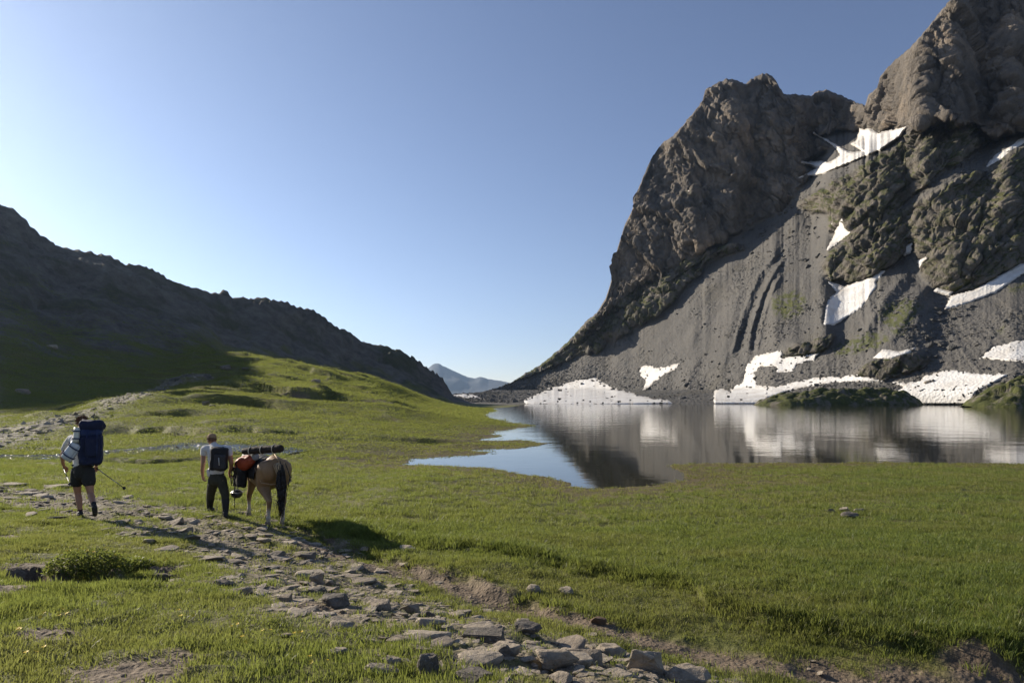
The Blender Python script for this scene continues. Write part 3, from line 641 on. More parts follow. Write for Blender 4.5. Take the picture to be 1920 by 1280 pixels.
# ------------------------------------------------------------------ scattering helper (geometry nodes instances, for uncountable stuff only)
def rot_attr(me, name, arr):
    a = me.attributes.new(name, 'FLOAT_VECTOR', 'POINT'); a.data.foreach_set('vector', np.asarray(arr, np.float32).ravel())
def int_attr(me, name, arr):
    a = me.attributes.new(name, 'INT', 'POINT'); a.data.foreach_set('value', np.asarray(arr, np.int32).ravel())
def scatter(name, pts, rot, scl, protos, label=None, parent=None):
    me = bpy.data.meshes.new(name+'_points'); pts = np.asarray(pts, np.float32)
    me.vertices.add(len(pts)); me.vertices.foreach_set('co', pts.ravel())
    rot_attr(me, 'rot', rot); rot_attr(me, 'scl', scl); int_attr(me, 'idx', RNG.integers(0, len(protos), len(pts)))
    pc = bpy.data.collections.new(name+'_kinds')
    for i, m in enumerate(protos):
        o = bpy.data.objects.new('%s_kind' % name, m); pc.objects.link(o)
    g = bpy.data.node_groups.new(name+'_scatter', 'GeometryNodeTree')
    g.interface.new_socket('Geometry', in_out='INPUT', socket_type='NodeSocketGeometry'); g.interface.new_socket('Geometry', in_out='OUTPUT', socket_type='NodeSocketGeometry')
    N = g.nodes; L = g.links; gi = N.new('NodeGroupInput'); go = N.new('NodeGroupOutput')
    ci = N.new('GeometryNodeCollectionInfo'); ci.inputs['Collection'].default_value = pc; ci.inputs['Separate Children'].default_value = True; ci.inputs['Reset Children'].default_value = True
    ip = N.new('GeometryNodeInstanceOnPoints'); ip.inputs['Pick Instance'].default_value = True
    m2p = N.new('GeometryNodeMeshToPoints')
    def na(nm, ty):
        q = N.new('GeometryNodeInputNamedAttribute'); q.data_type = ty; q.inputs['Name'].default_value = nm; return q.outputs['Attribute']
    L.new(gi.outputs[0], m2p.inputs[0]); L.new(m2p.outputs[0], ip.inputs['Points']); L.new(ci.outputs[0], ip.inputs['Instance'])
    L.new(na('rot', 'FLOAT_VECTOR'), ip.inputs['Rotation']); L.new(na('scl', 'FLOAT_VECTOR'), ip.inputs['Scale']); L.new(na('idx', 'INT'), ip.inputs['Instance Index'])
    L.new(ip.outputs[0], go.inputs[0])
    o = link(name, me, None, kind='stuff', label=label, parent=parent)
    md = o.modifiers.new('scatter', 'NODES'); md.node_group = g
    return o
# ------------------------------------------------------------------ rocks
def hull_rock(seed, n=16, flat=.45, rough=0.0, sub=0):
    r = random.Random(seed); bm = bmesh.new()
    for i in range(n):
        a = r.uniform(0, 6.283); q = r.uniform(-1, 1); rad = (1-q*q*.55)**.5*r.uniform(.78, 1.0)
        bm.verts.new((math.cos(a)*rad*.5, math.sin(a)*rad*.5*r.uniform(.8, 1), q*.5*flat))
    bmesh.ops.convex_hull(bm, input=bm.verts)
    bmesh.ops.delete(bm, geom=[v for v in bm.verts if not v.link_faces], context='VERTS')
    if sub:
        bmesh.ops.bevel(bm, geom=bm.edges[:], offset=.018, segments=1, affect='EDGES', profile=.5)
        bmesh.ops.triangulate(bm, faces=bm.faces[:])
        for _ in range(sub): bmesh.ops.subdivide_edges(bm, edges=[e for e in bm.edges if e.calc_length() > .05], cuts=1)
        bmesh.ops.triangulate(bm, faces=bm.faces[:])
        bm.normal_update()
        co = np.array([v.co[:] for v in bm.verts]); no = np.array([v.normal[:] for v in bm.verts])
        d = rough*(fbm(co[:, 0]*4+seed, co[:, 1]*4, co[:, 2]*9, 4)*1.3+.5*ridged(co[:, 0]*3, co[:, 1]*3+seed, co[:, 2]*16, 3))
        for v, dd, nn in zip(bm.verts, d, no): v.co += Vector(nn)*float(dd)
    zmn = min(v.co.z for v in bm.verts)
    for v in bm.verts: v.co.z -= zmn
    me = bpy.data.meshes.new('stone'); bm.to_mesh(me); bm.free()
    return me
t = NT('grey_stone')
oi = t.n('ShaderNodeObjectInfo').outputs['Random']; OC = t.n('ShaderNodeTexCoord').outputs['Object']
s1 = t.noise(3.5, 7, .65, OC); s2 = t.noise(26, 5, .7); s3 = t.noise(1.6, 5, .6, OC)
c0 = t.mix(oi, (.28, .225, .165), (.42, .355, .27)); c0 = t.mix(t.ramp(s1, .35, .7, 0, .7), c0, (.085, .078, .068)); c0 = t.mix(t.ramp(s2, .5, .75, 0, .6), c0, (.34, .31, .27))
c0 = t.mix(t.ramp(s3, .60, .68, 0, .7), c0, (.30, .30, .25))
STONE_M = t.done(t.bsdf(c0, .85, t.bump(t.math('ADD', t.math('MULTIPLY', s1, .03), t.math('MULTIPLY', s2, .012)), 1.0, .9), .25))
t = NT('dark_stone')
s1 = t.noise(3.5, 7, .65, t.n('ShaderNodeTexCoord').outputs['Object']); s2 = t.noise(30, 5, .7)
c0 = t.mix(t.ramp(s1, .35, .65), (.085, .075, .062), (.19, .165, .135)); c0 = t.mix(t.ramp(s2, .58, .72, 0, .7), c0, (.36, .35, .31))
DARK_M = t.done(t.bsdf(c0, .85, t.bump(t.math('ADD', t.math('MULTIPLY', s1, .03), t.math('MULTIPLY', s2, .012)), 1.0, .9), .25))
ROCKS = [  # px, py(centre of foot), width px, height px, flat, material, label
 (908,1213,78,30,'block',DARK_M,'squared dark block of stone with a pale flat top, largest block near the path'),
 (800,1209,92,22,'slab',STONE_M,'flat pale slab just left of the squared dark block'),
 (985,1190,58,24,'lump',DARK_M,'rounded dark lichen-spotted rock just right of the squared block'),
 (803,1266,42,46,'lump',DARK_M,'knobbly dark rock standing upright in grass below the flat pale slab'),
 (898,1252,92,22,'slab',STONE_M,'wide cracked pale slab lying in front of the squared block'),
 (1022,1256,84,40,'wedge',STONE_M,'pale wedge-shaped rock with a deep shaded right face'),
 (1098,1252,70,38,'wedge',STONE_M,'broken pale rock with a black notch, right of the wedge-shaped rock'),
 (1150,1236,62,28,'slab',STONE_M,'thick pale slab with shaded underside behind the broken rock'),
 (1208,1262,72,50,'jag',STONE_M,'jagged light grey rock rising to a point on its right'),
 (1292,1290,84,36,'lump',STONE_M,'white-topped rock cut by the bottom edge, rightmost of the rocks'),
 (595,1096,32,26,'jag',STONE_M,'bright white angular rock, most upright in the middle of the trail'),
 (615,1100,24,15,'wedge',STONE_M,'small tilted grey rock touching the bright white angular rock'),
 (628,1140,56,26,'lump',DARK_M,'broad dark rock sunk in grass below the bright white rock'),
 (594,1116,42,14,'lump',DARK_M,'low dark rock between the white angular rock and the broad dark one'),
 (711,1146,54,20,'slab',STONE_M,'layered tan slab in grass halfway along the trail'),
 (770,1153,40,22,'wedge',STONE_M,'sloping tan rock right of the layered slab'),
 (800,1160,28,16,'wedge',DARK_M,'small dark-faced rock behind the flat pale slab'),
 (630,1228,50,9,'slab',STONE_M,'smooth pinkish flat stone alone in the grass at lower left of the rocks'),
 (697,1212,68,9,'plank',STONE_M,'long thin tan stone like a plank lying in grass'),
 (736,1250,30,20,'wedge',STONE_M,'small pointed grey rock left of the knobbly dark rock'),
 (535,1130,30,18,'wedge',STONE_M,'blocky pale rock at the grassy left edge of the trail'),
 (1001,1112,28,17,'lump',STONE_M,'left one of two pale rocks on the mossy bank above the dirt path'),
 (1061,1114,30,13,'lump',STONE_M,'right one of two pale rocks on the mossy bank above the dirt path'),
 (1122,1173,32,17,'wedge',simple('brown_stone',(.13,.085,.055),.8),'small brown rock lying at the edge of the dirt path'),
 (1050,1284,60,22,'slab',STONE_M,'pale rock at the bottom edge below the wedge-shaped rock'),
 (890,1282,74,22,'slab',DARK_M,'dark split rock at the bottom edge below the cracked slab'),
 (942,1232,34,26,'jag',DARK_M,'small dark tilted rock under the right end of the squared block'),
 (996,1216,36,14,'slab',STONE_M,'small tan slab between the rounded dark rock and the wedge rock'),
 (838,1185,30,13,'slab',STONE_M,'small ochre rock just behind the squared block'),
 (855,1160,36,10,'slab',STONE_M,'thin pale flake of rock beside the dirt path'),
 (911,1176,24,14,'lump',DARK_M,'little dark rock between the flake and the rounded dark rock'),
 (395,1056,62,9,'slab',STONE_M,'large flat pale stone level with the turf in front of the horse'),
 (415,1098,30,11,'slab',STONE_M,'flat pale stone nearest the dark grassy hollow'),
 (455,1115,38,15,'wedge',STONE_M,'ridged grey stone below the flat pale stone'),
 (520,1046,34,13,'slab',DARK_M,'grey stone in the shade just below the horse shadow'),
 (575,1050,46,14,'slab',DARK_M,'dark slab at the head of the dirt path'),
 (28,913,58,7,'slab',STONE_M,'long pale slab at the left end of the stony trail'),
 (108,917,60,8,'slab',STONE_M,'pale slab just left of the hiker with the blue pack'),
 (50,930,50,7,'slab',STONE_M,'second pale slab nearer the camera at the left end of the trail'),
 (760,1034,36,9,'slab',STONE_M,'pale rock poking from the turf edge above the dirt path'),
 (1548,959,11,5,'lump',STONE_M,'leftmost tiny pale rock of the pile on the green plain'),
 (1563,961,18,9,'wedge',DARK_M,'brown rock second from the left in the pile on the plain'),
 (1583,960,20,12,'jag',STONE_M,'pale upright rock in the middle of the pile on the plain'),
 (1592,971,36,13,'lump',DARK_M,'dark rock in front of the pile on the plain, largest of it'),
 (1611,961,22,10,'slab',STONE_M,'pinkish flat rock at the right end of the pile on the plain'),
 (388,762,14,12,'jag',DARK_M,'dark little rock standing alone on the sunny meadow'),
 (398,763,14,6,'lump',DARK_M,'low rock touching the lone dark rock on the meadow'),
 (592,719,26,9,'lump',STONE_M,'grey boulder on the upper meadow above the brown hollow'),
 (424,692,20,9,'lump',DARK_M,'dark boulder at the shadow edge of the upper meadow'),
 (460,694,14,6,'lump',DARK_M,'small dark boulder right of the boulder at the shadow edge'),
 (97,655,22,10,'lump',STONE_M,'pale boulder high on the shaded left slope'),
 (42,739,26,12,'lump',STONE_M,'pale flat boulder low on the shaded left slope'),
 (1735,716,16,10,'lump',STONE_M,'round boulder at the top edge of the snowfield between the knolls'),
]
def shaped_rock(kind, seed):
    if kind == 'slab': me = hull_rock(seed, 20, .34, .022, 2)
    elif kind == 'plank': me = hull_rock(seed, 18, .12, .012, 2)
    elif kind == 'block':
        bm = bmesh.new(); bmesh.ops.create_cube(bm, size=1)
        r = random.Random(seed)
        for v_ in bm.verts: v_.co = Vector((v_.co.x+r.uniform(-.06, .06), v_.co.y*.7+r.uniform(-.06, .06), (v_.co.z+.5)*.5+r.uniform(-.03, .03)))
        bmesh.ops.bevel(bm, geom=bm.edges[:], offset=.03, segments=2, affect='EDGES')
        for _ in range(3): bmesh.ops.subdivide_edges(bm, edges=[e for e in bm.edges if e.calc_length() > .06], cuts=1, use_grid_fill=True)
        bmesh.ops.triangulate(bm, faces=bm.faces[:]); bm.normal_update()
        co = np.array([v_.co[:] for v_ in bm.verts]); d = .035*fbm(co[:, 0]*5, co[:, 1]*5, co[:, 2]*8, 4)
        for v_, dd in zip(bm.verts, d): v_.co += v_.normal*float(dd)
        me = bpy.data.meshes.new('stone'); bm.to_mesh(me); bm.free()
    elif kind == 'lump': me = hull_rock(seed, 26, .55, .05, 2)
    elif kind == 'wedge': me = hull_rock(seed, 12, .55, .03, 2)
    else: me = hull_rock(seed, 11, .9, .06, 2)
    return me
ROCK_XY = []
for i, (px, py, wp, hp, kd, mt, lb) in enumerate(ROCKS):
    if lb.startswith('round boulder'):
        Y = 330.; p = Vector((wx(px, Y), Y, 6.)); Ys_ = float(surf(np.array([px]), np.array([py]), MYs)[0]); p = Vector((wx(px, Ys_), Ys_-2, zz(py, Ys_)-1))
    else: p = at(px, py-(.12*wp if py > 1000 else .05*wp))
    wm = wp/F*p.y; hm = hp/F*p.y
    me = shaped_rock(kd, 40+i)
    co = np.array([q.co[:] for q in me.vertices]); ext = co.max(0)-co.min(0)
    o = link('rock', me, mt, label=lb, cat='rock')
    o.location = (p.x, p.y, p.z-.28*hm); dep = wm*(.75 if kd in ('slab', 'lump') else .6)
    # local x stays across the view so that the traced width holds; yaw comes from the mesh itself
    o.scale = (wm/ext[0], dep/ext[1] if kd != 'plank' else .3*dep/ext[1], 1.08*hm/ext[2])
    o.rotation_euler = (0, 0, random.uniform(-.25, .25) if kd != 'plank' else -.5)
    ROCK_XY.append((p.x, p.y, wm*.5))
ROCK_XY = np.array(ROCK_XY)
def clear_of(X, Y, k=.75):
    m = np.ones(np.shape(X), bool)
    for a, b, r in ROCK_XY:
        if b < 45: m &= np.hypot(X-a, (Y-b)*1.2) > r*k
    return m
def gsample(arr, X, Y):
    px = X/Y*F+960; ci = np.clip(np.round(np.interp(px, cols, np.arange(len(cols)))).astype(int), 0, len(cols)-1); ri = np.clip(np.round(np.interp(np.log(Y), LR, np.arange(len(rows)))).astype(int), 0, len(rows)-1)
    return arr[ci, ri]
# trail stones, each one a piece of the ground
protos = [hull_rock(300+i, 16, random.choice([.14, .2, .3]), .012, 1) for i in range(14)]
for m_ in protos: m_.materials.append(STONE_M)
n = 0; placed = []
cand = 0
TRs = np.array(TR)
while n < 285 and cand < 20000:
    cand += 1
    k = random.randrange(1, len(TR)-2); f = random.random(); cx = TR[k][0]*(1-f)+TR[k+1][0]*f; cy_ = TR[k][1]*(1-f)+TR[k+1][1]*f
    X = cx+random.gauss(0, .75); Y = cy_+random.gauss(0, .62)
    if Y < 3.6 or Y > 19 or not (-60 < X/Y*F+960 < 1500): continue
    if float(gsample(dP, X, Y)) < .3: continue
    s = random.choice([.10, .13, .16, .2, .26, .36, .42])*random.uniform(.8, 1.25)
    if not bool(clear_of(X, Y, 1.0)): continue
    if any(abs(X-a) < .8 and math.hypot(X-a, Y-b) < (s+c_)*.42 for a, b, c_ in placed): continue
    z = float(ground_at(X, Y)); o = bpy.data.objects.new('stone', random.choice(protos)); COL.objects.link(o); o.parent = ground
    o.location = (X, Y, z-.05*s); o.scale = (s*1.15, s*random.uniform(.6, .95), s*random.uniform(.7, 1.1)); o.rotation_euler = (random.gauss(.02, .08), random.gauss(0, .10), random.uniform(0, 6.28))
    placed.append((X, Y, s)); n += 1
# ------------------------------------------------------------------ grass
def tuft(seed, n, rad, h0, h1, wd, lean=.5):
    r = random.Random(seed); V = []; Fc = []
    for i in range(n):
        a = r.uniform(0, 6.283); q = rad*r.random()**.6; x, y = q*math.cos(a), q*math.sin(a)
        h = r.uniform(h0, h1)*(1-.35*q/rad); b = r.gauss(a, 1.1); ln = h*lean*r.uniform(.2, 1.1); w_ = wd*r.uniform(.6, 1.2)
        sx, sy = -math.sin(b)*w_, math.cos(b)*w_
        tx, ty = r.uniform(0, 6.283), 0
        sx, sy = math.cos(tx)*w_, math.sin(tx)*w_
        i0 = len(V); dx, dy = math.cos(b)*ln, math.sin(b)*ln
        V += [(x-sx, y-sy, -.01), (x+sx, y+sy, -.01), (x+dx*.4-sx*.8, y+dy*.4-sy*.8, h*.55), (x+dx*.4+sx*.8, y+dy*.4+sy*.8, h*.55), (x+dx, y+dy, h)]
        Fc += [(i0, i0+1, i0+3), (i0, i0+3, i0+2), (i0+2, i0+3, i0+4)]
    return mesh_from('grass_tuft', V, Fc, False)
def grass_mat(name, base, base2, dry, gloss=.32):
    t = NT(name)
    r_ = t.n('ShaderNodeObjectInfo').outputs['Random']
    c = t.mix(r_, base, base2); n = t.noise(.5, 5, .65, t.scl((.55, 1.3, 1))); c = t.mix(t.ramp(n, .44, .62, 0, .9), c, dry); c = t.mix(t.ramp(t.noise(.13, 4, .6, t.scl((.5, 1.4, 1))), .5, .64, 0, .7), c, tuple(x*.85 for x in dry))
    n2 = t.noise(3, 3, .6); c = t.mix(t.ramp(n2, .5, .75, 0, .5), c, tuple(x*.55 for x in base))
    b = t.bsdf(c, .5, None, gloss); tr = t.n('ShaderNodeBsdfTranslucent', {'Color': t.mix(0.5, c, (.37, .42, .09))})
    return t.done(t.n('ShaderNodeMixShader', {0: .5, 1: b, 2: tr}).outputs[0])
G1 = grass_mat('short_turf', (.080, .108, .024), (.138, .158, .042), (.165, .145, .060))
G2 = grass_mat('meadow_grass', (.068, .108, .021), (.126, .160, .036), (.145, .14, .042))
G4 = grass_mat('distant_turf', (.090, .116, .026), (.140, .158, .042), (.15, .14, .045), .05)
G3 = grass_mat('sedge', (.06, .065, .02), (.12, .10, .035), (.15, .115, .045))
def mk(mat, ms):
    for m_ in ms: m_.materials.append(mat)
    return ms
K_short = mk(G1, [tuft(500+i, 34, .11, .018, .055, .0030, .8) for i in range(5)])
K_mid = mk(G2, [tuft(520+i, 34, .12, .05, .12, .0032, .6) for i in range(5)])
K_tall = mk(G2, [tuft(540+i, 34, .10, .09, .22, .0038, .5) for i in range(5)])
K_far = mk(G4, [tuft(560+i, 26, .26, .03, .085, .008, .9) for i in range(4)])
K_sedge = mk(G3, [tuft(580+i, 26, .15, .02, .09, .005, .8) for i in range(4)])
def place(name, N, Y0_, Y1_, protos, dens, hs, px0=-250, px1=2250, label=None):
    """points spread evenly over the ground between two distances, thinned by a density"""
    Y = np.sqrt(RNG.uniform(Y0_**2, Y1_**2, N)); X = wx(RNG.uniform(px0, px1, N), Y)
    keep = RNG.random(N) < dens(X, Y); keep &= clear_of(X, Y, .62)
    X, Y = X[keep], Y[keep]; Z = ground_at(X, Y); ok = Z > .0; X, Y, Z = X[ok], Y[ok], Z[ok]
    s = hs(X, Y)
    rot = np.stack([RNG.normal(0, .12, len(X)), RNG.normal(0, .12, len(X)), RNG.uniform(0, 6.28, len(X))], 1)
    r_ = RNG.uniform(.75, 1.3, len(X))
    scatter(name, np.stack([X, Y, Z], 1), rot, np.stack([s[0]*r_, s[0]*r_, s[1]*r_], 1), protos, label)
    return len(X)
def base_d(X, Y):
    q = 1-.98*gsample(trail, X, Y)*np.clip(.98+1.1*fbm(X*1.3, Y*1.3, 31, 3), 0, 1); q = q*(1-.97*gsample(dirt, X, Y))*(1-.9*gsample(stony, X, Y))*(1-gsample(water, X, Y))*(1-gsample(bare, X, Y))
    return q
plain = lambda X, Y: sstep(-.05, .15, cdist(X, Y, L1))*(X > L1[0][0]-1)+(X <= L1[0][0]-1)*sstep(13.5, 16, Y)
hn = lambda X, Y: fbm(X*.8, Y*.8, 77, 3)
cnt = []
cnt.append(place('short_grass', 62000, 3.2, 14, K_short, lambda X, Y: base_d(X, Y)*(1-.7*plain(X, Y))*np.clip(.7+1.3*fbm(X*1.1, Y*1.1, 51, 3), .18, 1), lambda X, Y: (1+0*X, .95+.8*np.clip(hn(X, Y)*2, -.4, 1))))
lush = lambda X, Y: sstep(.0, .45, hn(X, Y)+.25*sstep(-1.2, -3.2, X))*sstep(14, 11, Y)*(1-plain(X, Y))*sstep(.9, 2.0, gsample(dT, X, Y))
cnt.append(place('meadow_grass', 30000, 3.2, 14, K_mid, lambda X, Y: base_d(X, Y)*np.clip(lush(X, Y)*.5+.95*plain(X, Y), 0, 1), lambda X, Y: (.9+0*X, .34+.22*np.clip(hn(X, Y)*2, -.6, 1)+.32*plain(X, Y))))
fr = lambda X, Y: np.maximum(np.exp(-((cdist(X, Y, L1)-.12)/.22)**2), .75*np.exp(-((cdist(X, Y, L2)-.10)/.12)**2)*(X < L2[-1][0]))*(X > L1[0][0]-.6)
cnt.append(place('tall_grass', 60000, 5.5, 16, K_tall, lambda X, Y: base_d(X, Y)*np.clip(fr(X, Y)*.5+.08*plain(X, Y), 0, 1), lambda X, Y: (1+0*X, .55+.12*fr(X, Y))))
cnt.append(place('plain_grass', 42000, 13, 34, K_mid, lambda X, Y: base_d(X, Y)*(1-.93*gsample(shore, X, Y))*np.clip(.8+fbm(X*.7, Y*1.3, 23, 3), .3, 1), lambda X, Y: (1.25+0*X, .85+.4*np.clip(hn(X*.4, Y*.4)*2, -.8, 1))))
cnt.append(place('distant_grass', 60000, 88, 200, K_far, lambda X, Y: base_d(X, Y), lambda X, Y: (2.2+Y/70, 2.0+0*X), 0, 960))
cnt.append(place('far_grass', 40000, 30, 95, K_far, lambda X, Y: base_d(X, Y)*(1-.8*gsample(shore, X, Y)), lambda X, Y: (1.6+Y/60, .75+.4*hn(X*.2, Y*.2)), 0, 1000))
G5 = grass_mat('straw', (.16, .125, .06), (.24, .19, .10), (.20, .16, .09))
K_dry = mk(G5, [tuft(600+i, 12, .10, .05, .17, .0028, .7) for i in range(4)])
cnt.append(place('dry_stalks', 16000, 3.2, 34, K_dry, lambda X, Y: base_d(X, Y)*np.clip(.1+1.6*fbm(X*.5, Y*.9, 91, 3), 0, 1), lambda X, Y: (1.1+0*X, .55+.25*plain(X, Y))))
cnt.append(place('shore_sedge', 9000, 18, 45, K_sedge, lambda X, Y: gsample(shore, X, Y)*.95, lambda X, Y: (1.3+0*X, 1.0+0*X), 300, 2200))
print('grass', cnt)
# trail gravel, stream stones, scree
pk = [hull_rock(700+i, 9, .5, 0, 0) for i in range(6)]
for m_ in pk: m_.materials.append(STONE_M)
def pts_field(N, Y0_, Y1_, dens, px0, px1):
    Y = np.sqrt(RNG.uniform(Y0_**2, Y1_**2, N)); X = wx(RNG.uniform(px0, px1, N), Y); k = RNG.random(N) < dens(X, Y); X, Y = X[k], Y[k]
    return np.stack([X, Y, ground_at(X, Y)], 1)
P_ = pts_field(40000, 3.4, 17, lambda X, Y: .30*gsample(trail, X, Y)*np.clip(.5+fbm(X*1.5, Y*1.5, 9, 2)*2, 0, 1)+.10*gsample(dirt, X, Y), -200, 1700)
sz = np.clip(RNG.lognormal(-3.4, .55, len(P_)), .012, .11)
scatter('trail_gravel', P_, RNG.uniform(-.5, 6, (len(P_), 3))*np.array([.1, .1, 1]), np.stack([sz, sz*.8, sz*.7], 1), pk, parent=ground)
P_ = pts_field(13000, 3.6, 18, lambda X, Y: .9*gsample(trail, X, Y)*np.clip(.7+fbm(X*.9, Y*.9, 19, 2)*2, 0, 1), -200, 1500)
sz = np.clip(RNG.lognormal(-2.25, .45, len(P_)), .05, .26)
scatter('trail_stones', P_-sz[:, None]*np.array([0, 0, .07]), RNG.uniform(-1, 1, (len(P_), 3))*np.array([.12, .12, 3.1]), np.stack([sz*1.2, sz*.85, sz*.8], 1), protos, parent=ground)
P_ = pts_field(60000, 34, 135, lambda X, Y: .34*gsample(stony, X, Y), -300, 520)
sz = np.clip(RNG.lognormal(-1.35, .5, len(P_)), .1, .9)
scatter('stream_stones', P_-[0, 0, .03], RNG.uniform(-.5, 6, (len(P_), 3))*np.array([.12, .12, 1]), np.stack([sz, sz*.8, sz*.55], 1), pk, parent=ground)
P_ = pts_field(30000, 20, 48, lambda X, Y: .22*(gsample(water, X, Y)+.5*sstep(2.2, .5, gsample(dR2, X, Y))), -300, 700)
sz = np.clip(RNG.lognormal(-2.2, .5, len(P_)), .05, .4)
scatter('stream_pebbles', P_, RNG.uniform(-.5, 6, (len(P_), 3))*np.array([.12, .12, 1]), np.stack([sz, sz*.8, sz*.5], 1), pk, parent=ground)
mk_ = [hull_rock(720+i, 12, .75, 0, 0) for i in range(6)]
for m_ in mk_: m_.materials.append(ROCK_M)
def mount_pts(N, wgt):
    w_ = wgt.ravel(); w_ = w_/w_.sum(); i = RNG.choice(len(w_), N, p=w_)
    return np.stack([MXd.ravel()[i], MYd.ravel()[i], MZd.ravel()[i]], 1)
vis = (PX2 < 2000)*1.0
P_ = mount_pts(16000, tal*vis*(bld**1.5+.04)*(MZd > .3))
sz = np.clip(RNG.lognormal(-.25, .55, len(P_)), .3, 3.0)
scatter('scree_boulders', P_-np.array([0, 0, 1])*sz[:, None]*.2, RNG.uniform(0, 6, (len(P_), 3))*np.array([.1, .1, 1]), np.stack([sz*1.2, sz, sz*.9], 1), mk_, parent=mountain)
P_ = mount_pts(150, tal*vis*((PX2 > 1380)*(PX2 < 1540)*(PY2 > 340)*(PY2 < 500)*1.0+M(BOUL)*1.2+.12*(PY2 > 660)*bld))
for q in P_:
    o = bpy.data.objects.new('boulder', random.choice(mk_)); COL.objects.link(o); o.parent = mountain; s = random.uniform(2.5, 6.5)
    o.location = (q[0], q[1], q[2]-.3*s); o.scale = (s*1.2, s, s*.8); o.rotation_euler = (random.uniform(-.3, .3), random.uniform(-.3, .3), random.uniform(0, 6))
# flowering shrub over the dark hollow, and scattered yellow flowers
def leafy(seed, n, rx, ry, h, leaf):
    r = random.Random(seed); V = []; Fc = []
    for i in range(n):
        a = r.uniform(0, 6.283); q = r.random()**.5; x, y = rx*q*math.cos(a), ry*q*math.sin(a); z = h*(1-q*q)**.5*r.uniform(.45, 1.05)
        d = Vector((r.gauss(0, 1), r.gauss(0, 1), r.gauss(.6, .7))).normalized(); e = d.cross(Vector((r.gauss(0, 1), r.gauss(0, 1), r.gauss(0, 1)))).normalized(); l = leaf*r.uniform(.6, 1.3)
        c_ = Vector((x, y, z)); i0 = len(V); V += [c_, c_+d*l*.5+e*l*.28, c_+d*l, c_+d*l*.5-e*l*.28]; Fc.append((i0, i0+1, i0+2, i0+3))
    return mesh_from('leaves', [tuple(v_) for v_ in V], Fc, False)
LEAF_M = grass_mat('shrub_leaf', (.035, .06, .014), (.07, .10, .022), (.09, .10, .03))
YEL = simple('yellow_petal', (.75, .52, .03), .6)
stem_m = simple('shrub_stem', (.07, .05, .03), .9)
def shrub(px, py, rx, ry, h, lb, n=3200):
    p = at(px, py); e = link('shrub', None, None, label=lb, cat='shrub'); e.location = p-Vector((0, 0, .04))
    link('foliage', leafy(int(px), n, rx, ry, h, .032), LEAF_M, e)
    bm = bmesh.new(); r = random.Random(3)
    for i in range(26):
        a = r.uniform(0, 6.28); l = r.uniform(.5, .95); tip = Vector((rx*l*math.cos(a), ry*l*math.sin(a), h*.75*(1-l*l)**.5+.03))
        m4 = Vector((0, 0, 1)).rotation_difference(tip.normalized()).to_matrix().to_4x4(); m4.translation = tip*.5
        bmesh.ops.create_cone(bm, segments=4, radius1=.006, radius2=.002, depth=tip.length, matrix=m4)
    m_ = bpy.data.meshes.new('stems'); bm.to_mesh(m_); bm.free(); link('stems', m_, stem_m, e)
    return e, p
def flower_mesh(seed):
    bm = bmesh.new(); r = random.Random(seed)
    for k in range(6):
        a = k*math.pi/3; c_ = Vector((math.cos(a), math.sin(a), .35))*.012; d = Vector((math.cos(a), math.sin(a), .3))*.011; s = Vector((-math.sin(a), math.cos(a), 0))*.007
        vs_ = [bm.verts.new(q) for q in (Vector((0, 0, 0)), c_-s*.8, c_+d, c_+s*.8)]; bm.faces.new(vs_)
    m_ = bpy.data.meshes.new('flower'); bm.to_mesh(m_); bm.free(); m_.materials.append(YEL); return m_
sh1, p1 = shrub(165, 1066, .46, .30, .26, 'low leafy shrub with yellow flowers above the dark hollow at left')
sh2, p2 = shrub(250, 1062, .24, .22, .14, 'smaller leafy clump right of the flowering shrub by the hollow', 1200)
FL = [flower_mesh(i) for i in range(3)]
fp = []
for i in range(46):
    a = RNG.uniform(0, 6.28); q = RNG.random()**.5; x, y = .44*q*math.cos(a), .28*q*math.sin(a); fp.append((p1.x+x, p1.y+y, p1.z-.02+.27*(1-q*q)**.5))
for px, py in [(20,1200),(130,985),(140,1000),(92,1172),(118,1165),(300,1060),(438,1186),(505,1203),(470,1210),(592,1258),(345,1170),(160,1090),(176,1092),(560,1195),(60,1240)]:
    q = at(px, py)
    for k in range(3): x, y = q.x+random.gauss(0, .04), q.y+random.gauss(0, .05); fp.append((x, y, float(ground_at(x, y))+random.uniform(.05, .09)))
fp = np.array(fp); 
scatter('yellow_flowers', fp, np.stack([RNG.normal(0, .4, len(fp)), RNG.normal(0, .4, len(fp)), RNG.uniform(0, 6, len(fp))], 1), np.ones((len(fp), 3))*.8, FL, label='small yellow wildflowers dotted in the foreground turf')
# stream water: thin shallow sheet over the stony bed
def ribbon(name, pts, half, n=260, m_=16):
    pts = np.array(pts); L = np.concatenate([[0], np.cumsum(np.hypot(*np.diff(pts, axis=0).T))]); s = np.linspace(0, L[-1], n)
    cx, cy_ = np.interp(s, L, pts[:, 0]), np.interp(s, L, pts[:, 1]); tx, ty = np.gradient(cx), np.gradient(cy_); l = np.hypot(tx, ty); nx, ny = -ty/l, tx/l
    o_ = np.linspace(-1, 1, m_); hw = half*(1+.45*fbm(s/6, 0, 3, 3))
    X = cx[:, None]+nx[:, None]*o_*hw[:, None]; Y = cy_[:, None]+ny[:, None]*o_*hw[:, None]
    Z = ground_at(X, Y)+.05-.09*np.abs(o_)**3+.10*fbm(X*1.2, Y*.8, 5, 3)
    return link(name, mesh_from(name, np.stack([X, Y, Z], -1).reshape(-1, 3), grid_faces(n, m_)), STREAM_M, kind='structure')
t = NT('stream_water')
STREAM_M = t.done(t.bsdf((.05, .045, .035), .12, t.bump(t.math('ADD', t.math('MULTIPLY', t.noise(3.0, 4, .7), .12), t.math('MULTIPLY', t.noise(11, 3, .7), .05)), 1.0, 1.0), .6, IOR=1.333))
ribbon('stream', STREAM2, 2.0)

